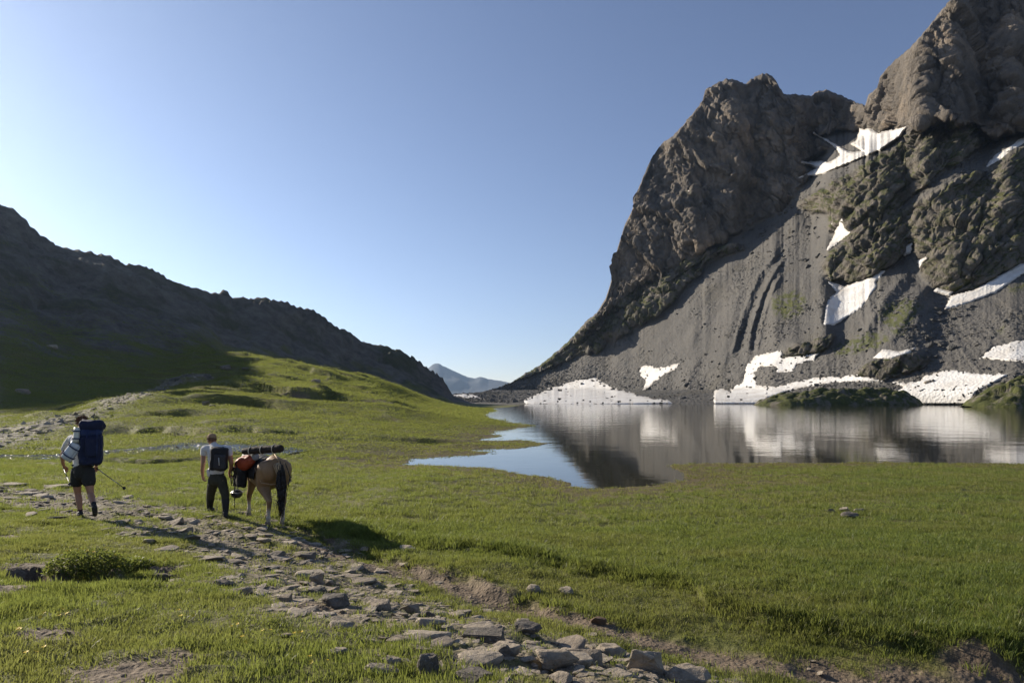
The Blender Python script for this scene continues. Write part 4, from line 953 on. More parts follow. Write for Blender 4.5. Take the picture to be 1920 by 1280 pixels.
# ------------------------------------------------------------------ people, horse and loads
def tube_bm(bm, p1, r1, p2, r2, seg=12):
    p1, p2 = Vector(p1), Vector(p2); d = p2-p1
    if d.length > 1e-5:
        m4 = Vector((0, 0, 1)).rotation_difference(d.normalized()).to_matrix().to_4x4(); m4.translation = (p1+p2)/2
        bmesh.ops.create_cone(bm, cap_ends=True, segments=seg, radius1=r1, radius2=r2, depth=d.length, matrix=m4)
    for p, r in ((p1, r1), (p2, r2)):
        bmesh.ops.create_icosphere(bm, subdivisions=2, radius=r*1.005, matrix=Matrix.Translation(p))
def ball_bm(bm, c, r, rot=None):
    m4 = Matrix.Translation(c) @ (rot.to_4x4() if rot else Matrix()) @ Matrix.Diagonal((*r, 1))
    bmesh.ops.create_icosphere(bm, subdivisions=3, radius=1, matrix=m4)
def fused(name, chains, balls, vox, mat, parent=None, smooth=3, **kw):
    """tapered limbs and masses grown together into one continuous skin"""
    bm = bmesh.new()
    for ch in chains:
        for (p1, r1), (p2, r2) in zip(ch, ch[1:]): tube_bm(bm, p1, r1, p2, r2)
    for b_ in balls: ball_bm(bm, *b_)
    me = bpy.data.meshes.new(name); bm.to_mesh(me); bm.free()
    o = bpy.data.objects.new(name, me); COL.objects.link(o)
    md = o.modifiers.new('r', 'REMESH'); md.mode = 'VOXEL'; md.voxel_size = vox
    ms = o.modifiers.new('s', 'SMOOTH'); ms.factor = .5; ms.iterations = smooth
    dg = bpy.context.evaluated_depsgraph_get(); dg.update()
    m2 = bpy.data.meshes.new_from_object(o.evaluated_get(dg)); bpy.data.objects.remove(o); bpy.data.meshes.remove(me)
    m2.name = name; m2.polygons.foreach_set('use_smooth', np.ones(len(m2.polygons), bool))
    return link(name, m2, mat, parent, **kw)
def tubes(name, lines, mat, parent=None, seg=8, **kw):
    if name in ('shoulder_strap', 'hip_belt', 'rope', 'breeching_strap', 'side_strap', 'halter') and len(lines) > 1:
        return [tubes(name, [l_], mat, parent, seg, **kw) for l_ in lines]
    bm = bmesh.new()
    for ln in lines:
        for (p1, r1), (p2, r2) in zip(ln, ln[1:]): tube_bm(bm, p1, r1, p2, r2, seg) if r1 > .012 else _cone(bm, p1, r1, p2, r2, 6)
    me = bpy.data.meshes.new(name); bm.to_mesh(me); bm.free(); me.polygons.foreach_set('use_smooth', np.ones(len(me.polygons), bool))
    return link(name, me, mat, parent, **kw)
def _cone(bm, p1, r1, p2, r2, seg):
    p1, p2 = Vector(p1), Vector(p2); d = p2-p1
    if d.length < 1e-6: return
    m4 = Vector((0, 0, 1)).rotation_difference(d.normalized()).to_matrix().to_4x4(); m4.translation = (p1+p2)/2
    bmesh.ops.create_cone(bm, cap_ends=True, segments=seg, radius1=r1, radius2=r2, depth=d.length*1.03, matrix=m4)
SKIN = simple('tanned_skin', (.36, .19, .12), .55, .35, .08, 20, .001)
def cloth(nm, col, rough=.85): 
    t = NT(nm); oc = t.n('ShaderNodeTexCoord').outputs['Object']; f1_ = t.noise(7, 4, .6, oc); f2_ = t.noise(22, 3, .6, t.scl((1, 1, .35), oc))
    c = t.mix(t.ramp(f1_, .3, .7), tuple(x*.8 for x in col), tuple(min(1, x*1.15) for x in col))
    return t.done(t.bsdf(c, rough, t.bump(t.math('ADD', t.math('MULTIPLY', f1_, .03), t.math('MULTIPLY', f2_, .015)), 1.0, .8), .25))
def hand(pw, pk_, curl, side, sc_=1.0):
    """palm, four unequal curled fingers and a thumb, from wrist pw towards pk_"""
    pw, pk_ = Vector(pw), Vector(pk_); d = (pk_-pw).normalized(); up = Vector(curl).normalized(); up = (up-d*up.dot(d)).normalized(); s = d.cross(up)*side
    ch = [[(pw, .027), (pw+d*.04, .026), (pw+d*.085, .024)]]; out = []
    for i, (off, ln) in enumerate(((-.030, .066), (-.010, .078), (.011, .072), (.030, .056))):
        b0 = pw+d*.075+s*off; b1 = b0+d*ln*.45+up*.010; b2 = b1+d*ln*.28+up*ln*.35; b3 = b2+up*ln*.32+d*ln*.02
        out.append([(pw+d*.03+s*off*.7, .014), (b0, .0115), (b1, .0105), (b2, .0098), (b3, .009)])
    t0 = pw+d*.025-s*.024; t1 = t0+d*.03-s*.022+up*.012; t2 = t1+d*.028-s*.002+up*.016
    out.append([(t0, .015), (t1, .0125), (t2, .0105)])
    return ch+out
def head(cx, cy_, cz, yaw=0, pitch=0):
    rot = Matrix.Rotation(yaw, 3, 'Z') @ Matrix.Rotation(pitch, 3, 'X'); o = Vector((cx, cy_, cz))
    P_ = lambda x, y, z: o+rot @ Vector((x, y, z))
    balls = [(P_(0, -.012, .02), (.076, .095, .098), rot), (P_(0, .02, -.05), (.060, .068, .072), rot), (P_(0, .05, -.092), (.028, .030, .022), rot),
             (P_(.078, -.005, -.015), (.010, .018, .030), rot), (P_(-.078, -.005, -.015), (.010, .018, .030), rot), (P_(0, .084, .012), (.045, .012, .010), rot)]
    ch = [[(P_(0, .085, .005), .009), (P_(0, .112, -.030), .014)], [(P_(-.020, .083, -.062), .008), (P_(.020, .083, -.062), .008)]]
    return ch, balls, [P_(-.031, .078, -.002), P_(.031, .078, -.002)], rot, P_
def hairy(name, P_, mat, parent, n=420, r=(.084, .104, .108), zmin=-.25, ln=.035, seed=1, front=.35):
    rr_ = random.Random(seed); V = []; Fc = []
    for i in range(n):
        while True:
            d = Vector((rr_.gauss(0, 1), rr_.gauss(0, 1), rr_.gauss(0, 1))).normalized()
            if d.z > zmin and not (d.y > front and d.z < .35): break
        c_ = Vector((d.x*r[0], d.y*r[1]-.012, d.z*r[2]+.02)); dr = (d*.55+Vector((rr_.gauss(0, .5), rr_.gauss(0, .5), rr_.gauss(-.2, .5)))).normalized()*ln*rr_.uniform(.6, 1.3)
        s = d.cross(dr).normalized()*.006; i0 = len(V)
        V += [tuple(P_(*(c_*.93-s))), tuple(P_(*(c_*.93+s))), tuple(P_(*(c_+dr)))]; Fc.append((i0, i0+1, i0+2))
    return link(name, mesh_from(name, V, Fc, False), mat, parent)
HAIR_M = simple('brown_hair', (.11, .05, .028), .6, .3, .3, 60)
EYE_M = simple('eye_dark', (.03, .02, .015), .2)
# ---- hiker with the blue pack
g1 = at(152, 968); s1_ = g1.y/F
def q1(px, py, y=0.):
    Y = g1.y+y; return (wx(px, Y)-wx(155, g1.y), y, zz(py, Y)-g1.z)
p1_ = link('person', None, None, label='hiker in dark shorts walking away with a tall blue backpack and trekking poles', cat='person'); p1_.location = (wx(155, g1.y), g1.y, g1.z)
hc, hb, he, hr, HP = head(-.13, .20, 1.70, R(25), R(-8))
yF = .15; legs = [[(q1(145, 890, .02), .095), (q1(144, 906, .05), .078), (q1(146, 925, .10), .056), (q1(148, 935, .08), .058), (q1(149, 945, .06), .050), (q1(150.5, 960, .05), .036)],
        [(q1(166, 890, .0), .095), (q1(167, 906, -.05), .078), (q1(170, 925, -.06), .056), (q1(172, 932, -.12), .057), (q1(174, 940, -.20), .048), (q1(177, 951, -.33), .036)]]
armL = [(q1(133, 822, .16), .058), (q1(122, 838, .22), .045), (q1(117, 855, .18), .040), (q1(118, 868, .30), .030), (q1(120, 874, .36), .026)]
armR = [(q1(172, 826, .05), .058), (q1(180, 843, .10), .045), (q1(184, 856, .12), .040), (q1(182, 868, .30), .030), (q1(180, 874, .38), .026)]
torso = [[(q1(155, 885, 0), .13), (q1(154, 865, .02), .135), (q1(152, 845, .05), .14), (q1(150, 828, .10), .145)], [(q1(138, 824, .13), .07), (q1(168, 826, .05), .07)], [(q1(149, 822, .12), .07), (q1(145, 806, .17), .055)]]
fused('body', torso+legs+[armL, armR]+hand(armL[-1][0], q1(123, 878, .44), (0, .3, -1), 1)+hand(armR[-1][0], q1(179, 878, .46), (0, .3, -1), -1)+hc, hb, .0085, SKIN, p1_)
for e_ in he: ball = bmesh.new(); ball_bm(ball, e_, (.011, .011, .011)); m_ = bpy.data.meshes.new('eye'); ball.to_mesh(m_); ball.free(); link('eye', m_, EYE_M, p1_)
hairy('hair', HP, HAIR_M, p1_, 900, ln=.055, seed=3)
hr_o = fused('hair_base', [], [(HP(0, -.022, .035), (.080, .096, .098), hr)], .012, HAIR_M, p1_)
WHITE = cloth('white_cotton', (.58, .57, .56))
fused('shirt', [[(q1(155, 880, 0), .145), (q1(154, 865, .02), .150), (q1(152, 845, .05), .155), (q1(150, 828, .10), .158)], [(q1(137, 824, .13), .082), (q1(169, 826, .05), .082)], [(q1(134, 822, .16), .075), (q1(126, 832, .20), .068), (q1(120.5, 842, .22), .060)], [(q1(171, 826, .05), .075), (q1(178, 840, .09), .062)]], [], .012, WHITE, p1_)
SHORT = cloth('dark_shorts_cloth', (.030, .030, .028))
fused('shorts', [[(q1(155, 876, 0), .150), (q1(155, 886, 0), .152)], [(q1(146, 884, .02), .118), (q1(144, 903, .05), .112)], [(q1(165, 884, 0), .118), (q1(167, 903, -.04), .112)]], [], .012, SHORT, p1_)
BLK = cloth('black_nylon', (.018, .018, .020), .7); SOCK = cloth('maroon_sock', (.07, .025, .03)); BOOT = simple('dark_boot', (.025, .024, .026), .6)
fused('sock', [[(q1(150, 955, .055), .044), (q1(150.5, 962, .05), .042)]], [], .01, SOCK, p1_)
fused('sock', [[(q1(175.5, 944, -.26), .046), (q1(177, 952, -.34), .043)]], [], .01, BLK, p1_)
fused('shoe', [[(q1(150.5, 962, .02), .050), (q1(150, 964.5, .02), .045), (q1(147, 965.2, .15), .038)], [(q1(150.5, 964.8, -.02), .036), (q1(147, 965, .20), .030)]], [], .01, BOOT, p1_)
fused('shoe', [[(q1(177, 951, -.36), .048), (q1(178, 958, -.33), .046), (q1(178, 964, -.22), .040)]], [], .01, BOOT, p1_)
# backpack
NAVY = cloth('navy_pack_cloth', (.014, .020, .052), .8); NAVY2 = cloth('blue_pack_trim', (.018, .032, .09), .75)
def place_like(o, base): o.location = base.location; return o
bp = link('backpack', None, None, label='tall navy blue trekking backpack carried by the bareheaded hiker', cat='backpack'); place_like(bp, p1_)
def rbox(name, c, size, rotz, mat, parent, rotx=0, bev=.04, roty=0, bul=.0, **kw):
    bm = bmesh.new(); bmesh.ops.create_cube(bm, size=1); 
    for v_ in bm.verts: v_.co = Vector((v_.co.x*size[0], v_.co.y*size[1], v_.co.z*size[2]))
    bmesh.ops.bevel(bm, geom=bm.edges[:], offset=min(bev, min(size)*.45), segments=3, affect='EDGES', profile=.6)
    bmesh.ops.subdivide_edges(bm, edges=[e for e in bm.edges if e.calc_length() > .07], cuts=3, use_grid_fill=True)
    bm.normal_update()
    co = np.array([v_.co[:] for v_ in bm.verts]); dd = bul*fbm(co[:, 0]*9, co[:, 1]*9, co[:, 2]*9+len(name), 3)
    for v_, x in zip(bm.verts, dd): v_.co += v_.normal*float(x)
    m4 = Matrix.Translation(c) @ Matrix.Rotation(rotz, 4, 'Z') @ Matrix.Rotation(rotx, 4, 'X') @ Matrix.Rotation(roty, 4, 'Y')
    bmesh.ops.transform(bm, matrix=m4, verts=bm.verts)
    me = bpy.data.meshes.new(name); bm.to_mesh(me); bm.free(); me.polygons.foreach_set('use_smooth', np.ones(len(me.polygons), bool))
    return link(name, me, mat, parent, **kw)
yw = R(22)
rbox('main_bag', q1(171, 842, -.24), (.36, .26, .56), yw, NAVY, bp, bev=.10, bul=.05)
rbox('top_lid', q1(173, 797, -.22), (.37, .28, .20), yw, NAVY, bp, bev=.08, bul=.06)
rbox('collar', q1(172, 810, -.23), (.32, .24, .14), yw, NAVY2, bp, bev=.05, bul=.04)
rbox('bottom_pocket', q1(170, 862, -.26), (.33, .24, .18), yw, NAVY, bp, bev=.07, bul=.04)
rbox('side_pocket', q1(186, 845, -.16), (.10, .16, .34), yw, NAVY2, bp, bev=.04, bul=.03)
rbox('front_pocket', q1(173, 838, -.38), (.22, .07, .34), yw, NAVY, bp, bev=.03, bul=.02)
for x0 in (163, 182): tubes('compression_strap', [[(q1(x0, 806, -.385), .009), (q1(x0, 830, -.425), .009), (q1(x0-1, 862, -.40), .009)]], NAVY2, bp)
tubes('shoulder_strap', [[(q1(143, 818, .24), .02), (q1(139, 822, .05), .022), (q1(150, 822, -.10), .02)], [(q1(164, 818, .18), .02), (q1(168, 820, -.02), .022), (q1(168, 824, -.10), .02)]], BLK, bp)
tubes('hip_belt', [[(q1(140, 871, -.08), .028), (q1(137, 872, .06), .026), (q1(146, 872, .18), .024)], [(q1(172, 872, -.08), .028), (q1(174, 872, .04), .026), (q1(164, 872, .17), .024)]], BLK, bp)
# foam mats
def mat_roll(name, c1, c2, r, mt, lb, flat=.75):
    c1, c2 = Vector(c1), Vector(c2); d = c2-c1; bm = bmesh.new(); n = 34; turns = 2.6
    sp = []
    for i in range(90):
        a = turns*6.283*i/89; q = r*(.30+.70*i/89); sp.append((q*math.cos(a), q*math.sin(a)*flat))
    e = link(name, None, None, label=lb, cat='sleeping mat'); place_like(e, p1_)
    m4 = Vector((0, 0, 1)).rotation_difference(d.normalized()).to_matrix().to_4x4(); m4.translation = c1
    V = []; Fc = []
    for k, z in enumerate(np.linspace(0, d.length, 6)):
        for x, y in sp: V.append(tuple(m4 @ Vector((x, y, z))))
    m_ = len(sp)
    for k in range(5):
        for i in range(m_-1): Fc.append((k*m_+i, k*m_+i+1, (k+1)*m_+i+1, (k+1)*m_+i))
    o = link('foam_sheet', mesh_from('foam_sheet', V, Fc), mt, e); sm = o.modifiers.new('t', 'SOLIDIFY'); sm.thickness = .010
    for f in (.25, .75):
        V2 = []; ring = 20
        for z in (f*d.length-.012, f*d.length+.012):
            for i in range(ring): a = 6.283*i/ring; V2.append(tuple(m4 @ Vector(((r+.012)*math.cos(a), (r*flat+.012)*math.sin(a), z))))
        F2 = [(i, (i+1) % ring, ring+(i+1) % ring, ring+i) for i in range(ring)]
        link('strap', mesh_from('strap', V2, F2), NAVY2, e)
    return e
FOAM = simple('pale_grey_foam', (.52, .54, .50), .55, .4, .08, 40, .001); FOAM2 = simple('silver_blue_foam', (.50, .55, .60), .45, .5, .08, 40, .001)
mat_roll('sleeping_mat', q1(146, 801, -.34), q1(143.5, 829, -.36), .112, FOAM, 'upper pale foam mat strapped beside the top of the blue backpack', .6)
mat_roll('sleeping_mat', q1(145, 830, -.36), q1(123, 860, -.36), .118, FOAM2, 'lower silvery rolled mat hanging slanted below the upper mat', .6)
POLE = simple('dark_pole', (.03, .03, .035), .35, .5)
def pole(a, b, lb):
    e = link('trekking_pole', None, None, label=lb, cat='trekking pole'); place_like(e, p1_); a, b = Vector(a), Vector(b); d = (b-a).normalized()
    tubes('shaft', [[(a, .009), (a+(b-a)*.55, .008), (b-d*.05, .006)]], POLE, e); tubes('grip', [[(a-d*.07, .016), (a+d*.07, .014)]], BLK, e)
    tubes('tip', [[(b-d*.06, .005), (b, .003)]], simple('steel_tip', (.5, .5, .5), .3, .5, Metallic=1.0), e); tubes('basket', [[(b-d*.07, .028), (b-d*.065, .028)]], BLK, e)

pole(q1(119, 877, .42), q1(131.5, 909, -.35), 'trekking pole in the left hand, its lower end beside the bare leg')
pole(q1(180.5, 877, .42), q1(236, 917, -.25), 'long trekking pole slanting out to the right behind the hiker')
# ---- man leading the horse
g2 = at(423, 969); s2_ = g2.y/F
def q2(px, py, y=0.): return ((px-407)*s2_*(1+y/g2.y), y, (969-py)*s2_+(y/g2.y)*(969-746)*s2_*-1+(y/g2.y)*0)
def q2(px, py, y=0.):
    Y = g2.y+y; return (wx(px, Y)-wx(407, g2.y), y, zz(py, Y)-g2.z)
p2_ = link('person', None, None, label='man in white T-shirt, olive trousers and tan cap leading the horse', cat='person'); p2_.location = (wx(407, g2.y), g2.y, g2.z)
lf = at(394, 957); lfl = lf-Vector(p2_.location); YL = min(lfl.y, .72); lfz = float(ground_at(wx(394, g2.y+YL), g2.y+YL))-g2.z; lfl = Vector((wx(394, g2.y+YL)-wx(407, g2.y), YL, lfz))
hx, hy, hz_ = q2(397.5, 824, .10)
hc, hb, he, hr, HP = head(hx, hy, hz_, R(8), R(-14))
aL = [(q2(383.5, 842, .05), .060), (q2(381.5, 855, .03), .050), (q2(381, 868, .0), .043), (q2(379.5, 880, .04), .038), (q2(379.8, 890, .08), .029)]
aR = [(q2(427, 842, .05), .060), (q2(431, 856, .05), .050), (q2(434, 868, .05), .043), (q2(433, 878, .16), .037), (q2(430.5, 885, .22), .028)]
tor = [[(q2(407, 895, .05), .13), (q2(406, 880, .05), .125), (q2(405, 862, .05), .145), (q2(405, 847, .05), .15)], [(q2(388, 842, .05), .075), (q2(422, 842, .05), .075)], [(q2(403, 838, .06), .065), (q2(398.5, 829, .09), .058)]]
KN_ = Vector(q2(395, 926, YL*.6)); AN_ = Vector((lfl.x, lfl.y-.02, lfl.z+.12))
lg = [[(q2(400, 900, .05), .095), (q2(395, 926, YL*.6), .062), ((lfl.x, lfl.y-.02, lfl.z+.12), .045)], [(q2(415, 900, .02), .095), (q2(422, 927, .02), .062), (q2(423, 960, -.03), .045)]]
fused('body', tor+[aL, aR]+lg+hand(aL[-1][0], q2(381, 902, .10), (1, .2, .1), 1)+hand(aR[-1][0], q2(430, 893, .28), (1, .3, -.3), -1)+hc, hb, .0085, SKIN, p2_)
for e_ in he: ball = bmesh.new(); ball_bm(ball, e_, (.011, .011, .011)); m_ = bpy.data.meshes.new('eye'); ball.to_mesh(m_); ball.free(); link('eye', m_, EYE_M, p2_)
hairy('hair', HP, HAIR_M, p2_, 500, r=(.080, .100, .095), ln=.03, seed=9, zmin=-.75)
fused('beard', [], [(HP(0, .035, -.075), (.060, .062, .050), hr)], .012, HAIR_M, p2_)
CAPM = cloth('tan_cap_cloth', (.30, .20, .12))
cap = fused('cap', [[(HP(0, .09, .035), .012), (HP(0, .15, .03), .010)], [(HP(-.04, .10, .035), .010), (HP(0, .155, .03), .009), (HP(.04, .10, .035), .010)]], [(HP(0, -.012, .045), (.087, .107, .080), hr)], .010, CAPM, p2_)
fused('cap_band', [[(HP(.084*math.cos(a), -.012+.104*math.sin(a), .012), .012), (HP(.084*math.cos(a+.53), -.012+.104*math.sin(a+.53), .012), .012)] for a in np.arange(0, 6.28, .524)], [], .008, cloth('brown_cap_band', (.13, .075, .045)), p2_)
fused('t_shirt', [[(q2(407, 884, .05), .142), (q2(406, 875, .05), .142), (q2(405, 860, .05), .158), (q2(405, 847, .05), .163)], [(q2(387, 842, .05), .090), (q2(423, 842, .05), .090)], [(q2(384, 843, .05), .082), (q2(382.5, 850, .04), .070)], [(q2(427, 843, .05), .082), (q2(430, 850, .05), .070)], [(q2(404, 838, .06), .078), (q2(401, 834, .07), .072)], [(q2(396, 884, .05), .09), (q2(395, 889, .05), .07)]], [], .011, WHITE, p2_)
OLIVE = cloth('olive_trouser_cloth', (.045, .045, .032))
fused('trousers', [[(q2(407, 890, .05), .140), (q2(407, 898, .04), .142)], [(q2(401, 899, .06), .112), (Vector(q2(400, 900, .05)).lerp(KN_, .5), .100), (KN_, .086), (KN_.lerp(AN_, .5), .076)], [(q2(414, 899, .03), .112), (q2(419, 915, .03), .092), (q2(422.5, 928, .02), .080), (q2(423, 942, .0), .070)]], [], .012, OLIVE, p2_)
GAIT = cloth('black_gaiter_cloth', (.022, .022, .024), .65)
fused('gaiter', [[(KN_.lerp(AN_, .32), .084), (KN_.lerp(AN_, .75), .070), ((lfl.x, lfl.y-.02, lfl.z+.08), .058)]], [], .012, GAIT, p2_)
fused('gaiter', [[(q2(422.8, 936, .01), .078), (q2(423, 950, -.02), .066), (q2(423, 961, -.03), .055)]], [], .012, GAIT, p2_)
fused('boot', [[((lfl.x, lfl.y-.04, lfl.z+.10), .050), ((lfl.x, lfl.y-.03, lfl.z+.045), .045), ((lfl.x-.01, lfl.y+.16, lfl.z+.035), .038)]], [], .011, BOOT, p2_)
fused('boot', [[(q2(423, 961, -.05), .050), (q2(423, 965.5, -.05), .046), (q2(422.5, 966, .14), .036)], [(q2(423.2, 966, -.07), .040), (q2(422.5, 966.4, .15), .032)]], [], .011, BOOT, p2_)
dp = link('daypack', None, None, label='small black daypack on the back of the man in the white T-shirt', cat='backpack'); dp.location = p2_.location
rbox('main_bag', q2(411, 860, -.19), (.32, .18, .46), R(0), BLK, dp, bev=.07, bul=.03, roty=R(4))
rbox('front_pocket', q2(412, 866, -.29), (.22, .06, .28), R(0), cloth('charcoal_nylon', (.035, .035, .04), .6), dp, bev=.028, bul=.02, roty=R(4))
tubes('reflective_trim', [[(q2(410, 858, -.325), .008), (q2(411, 872, -.33), .008)]], simple('silver_trim', (.45, .45, .46), .4), dp)
tubes('shoulder_strap', [[(q2(406, 846, -.10), .02), (q2(398, 839, -.06), .022), (q2(395, 838, .08), .020)], [(q2(414, 846, -.10), .02), (q2(418, 839, -.06), .022), (q2(419, 839, .08), .020)]], BLK, dp)
tubes('side_strap', [[(q2(402, 874, -.15), .010), (q2(392, 866, -.02), .010)], [(q2(394, 868, -.06), .009), (q2(393, 884, -.04), .008)]], BLK, dp)
# ---- horse
HEAD = R(38)
h1 = at(512, 989); h2 = at(537, 980)
hm = (h1+h2)/2; fw = Vector((-math.sin(HEAD), math.cos(HEAD), 0))
horse = link('horse', None, None, label='dun pack horse with black tail and pale lower legs, seen from behind', cat='horse')
hpos = hm+fw*.52+Vector((-.10, 0, 0)); hpos.z = float(ground_at(hpos.x, hpos.y)); horse.location = hpos; horse.rotation_euler = (0, 0, HEAD+R(90))
# local: +x forward, +y left
def gz(x, y):
    wv = hpos+fw*x+Vector((-math.cos(HEAD), -math.sin(HEAD), 0))*y; return float(ground_at(wv.x, wv.y))-hpos.z
t = NT('dun_coat')
oc = t.n('ShaderNodeTexCoord').outputs['Object']; sp_ = t.n('ShaderNodeSeparateXYZ', {0: oc}); n_ = t.noise(3, 5, .6, oc); n2_ = t.noise(90, 3, .7, t.scl((1, 1, .25), oc))
dun = t.mix(t.ramp(n_, .3, .7), (.21, .125, .062), (.29, .185, .095))
dun = t.mix(t.ramp(t.math('ADD', sp_.outputs['Z'], t.math('MULTIPLY', n_, .12)), .34, .46, 1, 0), dun, (.50, .43, .36))
dun = t.mix(t.math('MULTIPLY', t.ramp(t.math('ADD', sp_.outputs['Z'], t.math('MULTIPLY', n_, .2)), .45, .62, 1, 0), t.ramp(sp_.outputs['Z'], .35, .5)), dun, (.13, .075, .04))
COAT = t.done(t.bsdf(dun, .55, t.bump(n2_, .004, .5), .35))
HB = []
def hind(y, dx):
    z0 = gz(-.55+dx, y); s = 1 if y > 0 else -1
    return [[((-.50, y*.95, 1.10), .19), ((-.40, y*1.12, .86), .155), ((-.38+dx*.3, y*1.15, .76), .125), ((-.52+dx*.6, y*1.05, .62), .082), ((-.66+dx, y, .50+z0*.5), .058), ((-.635+dx, y, .34+z0), .040), ((-.61+dx, y, .20+z0), .036), ((-.60+dx, y, .16+z0), .046), ((-.57+dx, y, .09+z0), .040)]], (-.56+dx, y, z0)
def fore(y, dx):
    z0 = gz(.45+dx, y)
    return [[((.40, y*.9, 1.02), .17), ((.36, y, .80), .105), ((.40+dx*.5, y, .62), .068), ((.45+dx, y, .45+z0*.5), .054), ((.445+dx, y, .30+z0), .036), ((.44+dx, y, .18+z0), .034), ((.44+dx, y, .155+z0), .044), ((.47+dx, y, .085+z0), .038)]], (.48+dx, y, z0)
Ls = [hind(.16, -.02), hind(-.16, .10), fore(.15, .16), fore(-.15, -.12)]
chs = [[((.48, 0, 1.00), .25), ((.20, 0, .96), .285), ((-.10, 0, .95), .315), ((-.36, 0, 1.02), .285), ((-.56, 0, 1.10), .25)], [((.42, 0, 1.20), .13), ((.10, 0, 1.16), .13), ((-.3, 0, 1.17), .15), ((-.50, 0, 1.21), .16), ((-.70, 0, 1.12), .13)],
       [((.50, 0, 1.08), .23), ((.74, 0, 1.16), .165), ((.96, 0, 1.22), .125), ((1.06, 0, 1.24), .105)], [((.50, 0, .98), .20), ((.72, 0, 1.06), .13), ((.98, 0, 1.12), .085)],
       [((1.08, 0, 1.20), .105), ((1.16, 0, 1.08), .088), ((1.25, 0, .90), .062), ((1.29, 0, .82), .060), ((1.31, 0, .78), .052)], [((1.08, 0, 1.12), .085), ((1.17, 0, .98), .060), ((1.25, 0, .82), .045)]]
for c_, _ in Ls: chs += c_
ears = [[((1.05, s*.055, 1.30), .026), ((1.06, s*.075, 1.37), .024), ((1.08, s*.080, 1.43), .008)] for s in (-1, 1)]
fused('body', chs+ears, [((-.60, .13, 1.08), (.20, .15, .22)), ((-.60, -.13, 1.08), (.20, .15, .22)), ((1.19, .06, 1.08), (.03, .025, .03)), ((1.19, -.06, 1.08), (.03, .025, .03))], .0135, COAT, horse, smooth=4)
HOOF = simple('pale_hoof', (.22, .17, .12), .6)
for _, (hx_, hy_, hz0) in Ls:
    bm = bmesh.new(); bmesh.ops.create_cone(bm, cap_ends=True, segments=16, radius1=.062, radius2=.048, depth=.085, matrix=Matrix.Translation((hx_, hy_, hz0+.04)) @ Matrix.Rotation(R(12), 4, 'Y')); m_ = bpy.data.meshes.new('hoof'); bm.to_mesh(m_); bm.free(); link('hoof', m_, HOOF, horse)
for s in (-1, 1):
    bm = bmesh.new(); ball_bm(bm, (1.185, s*.085, 1.085), (.018, .012, .016)); m_ = bpy.data.meshes.new('eye'); bm.to_mesh(m_); bm.free(); link('eye', m_, EYE_M, horse)
TAILM = simple('black_horsehair', (.022, .018, .016), .55, .35, .3, 60); CREAM = simple('cream_horsehair', (.42, .32, .20), .6)
rr_ = random.Random(5)
def strands(name, n, root, spread, tip, tsp, mat, mid=None, w0=.010):
    L_ = []
    for i in range(n):
        a = Vector(root)+Vector([rr_.gauss(0, s) for s in spread]); c_ = Vector(tip)+Vector([rr_.gauss(0, s) for s in tsp]); b_ = (Vector(mid)+(a-Vector(root))*1.3+Vector([rr_.gauss(0, s*.5) for s in tsp])) if mid else (a+c_)/2
        L_.append([(a, w0), ((a+b_)/2+Vector((-.015, 0, .01)), w0*.95), (b_, w0*.9), ((b_+c_)/2, w0*.6), (c_, w0*.15)])
    return tubes(name, L_, mat, horse)
fused('dock', [[((-.76, 0, 1.20), .045), ((-.84, 0, 1.17), .042), ((-.88, 0, 1.05), .035), ((-.89, 0, .90), .03)]], [], .012, TAILM, horse)
strands('tail', 150, (-.85, 0, 1.14), (.010, .028, .04), (-.86, .01, .36), (.03, .045, .10), TAILM, (-.92, 0, .78))
strands('tail_fringe', 36, (-.79, .035, 1.23), (.012, .02, .012), (-.89, .07, .98), (.012, .016, .06), CREAM, (-.86, .06, 1.15), .007)
ms_ = []
for i in range(170):
    f = rr_.random(); a = Vector((.45, 0, 1.31)).lerp(Vector((1.06, 0, 1.345)), f); s = rr_.choice((-1, 1, 1)); ms_.append([(a, .007), (a+Vector((.0, s*.09, -.03)), .006), (a+Vector((.01, s*.13, -.12)), .004), (a+Vector((.02, s*.14, -.20-.05*rr_.random())), .001)])
tubes('mane', ms_, TAILM, horse)
hal = [[((1.10, s*.10, 1.20), .008), ((1.20, s*.085, .98), .008), ((1.27, s*.066, .88), .008)] for s in (-1, 1)]+[[((1.27, -.066, .88), .008), ((1.32, 0, .90), .008), ((1.27, .066, .88), .008), ((1.21, 0, .84), .008), ((1.27, -.066, .88), .008)], [((1.08, -.10, 1.25), .008), ((1.06, 0, 1.345), .008), ((1.08, .10, 1.25), .008)]]
tubes('halter', hal, cloth('dark_webbing', (.03, .03, .03)), horse)
def HL(x, y, z): return hpos+fw*x+Vector((-math.cos(HEAD), -math.sin(HEAD), 0))*y+Vector((0, 0, z))
def onhorse(nm, lb, cat_): 
    e = link(nm, None, None, label=lb, cat=cat_); e.location = horse.location; e.rotation_euler = horse.rotation_euler; return e
e = onhorse('saddle_pad', 'dark pack saddle pad strapped over the back of the horse', 'saddle pad')
V = []; 
for i, x in enumerate(np.linspace(-.28, .36, 12)):
    for j, a in enumerate(np.linspace(-1.75, 1.75, 22)):
        rz = .335+.012*math.sin(i*1.3+j*.7); V.append((x, rz*math.sin(a)*1.0, .96+(rz+.02)*math.cos(a)*1.0))
o = link('pad', mesh_from('pad', V, grid_faces(12, 22)), BLK, e); m_ = o.modifiers.new('t', 'SOLIDIFY'); m_.thickness = .02
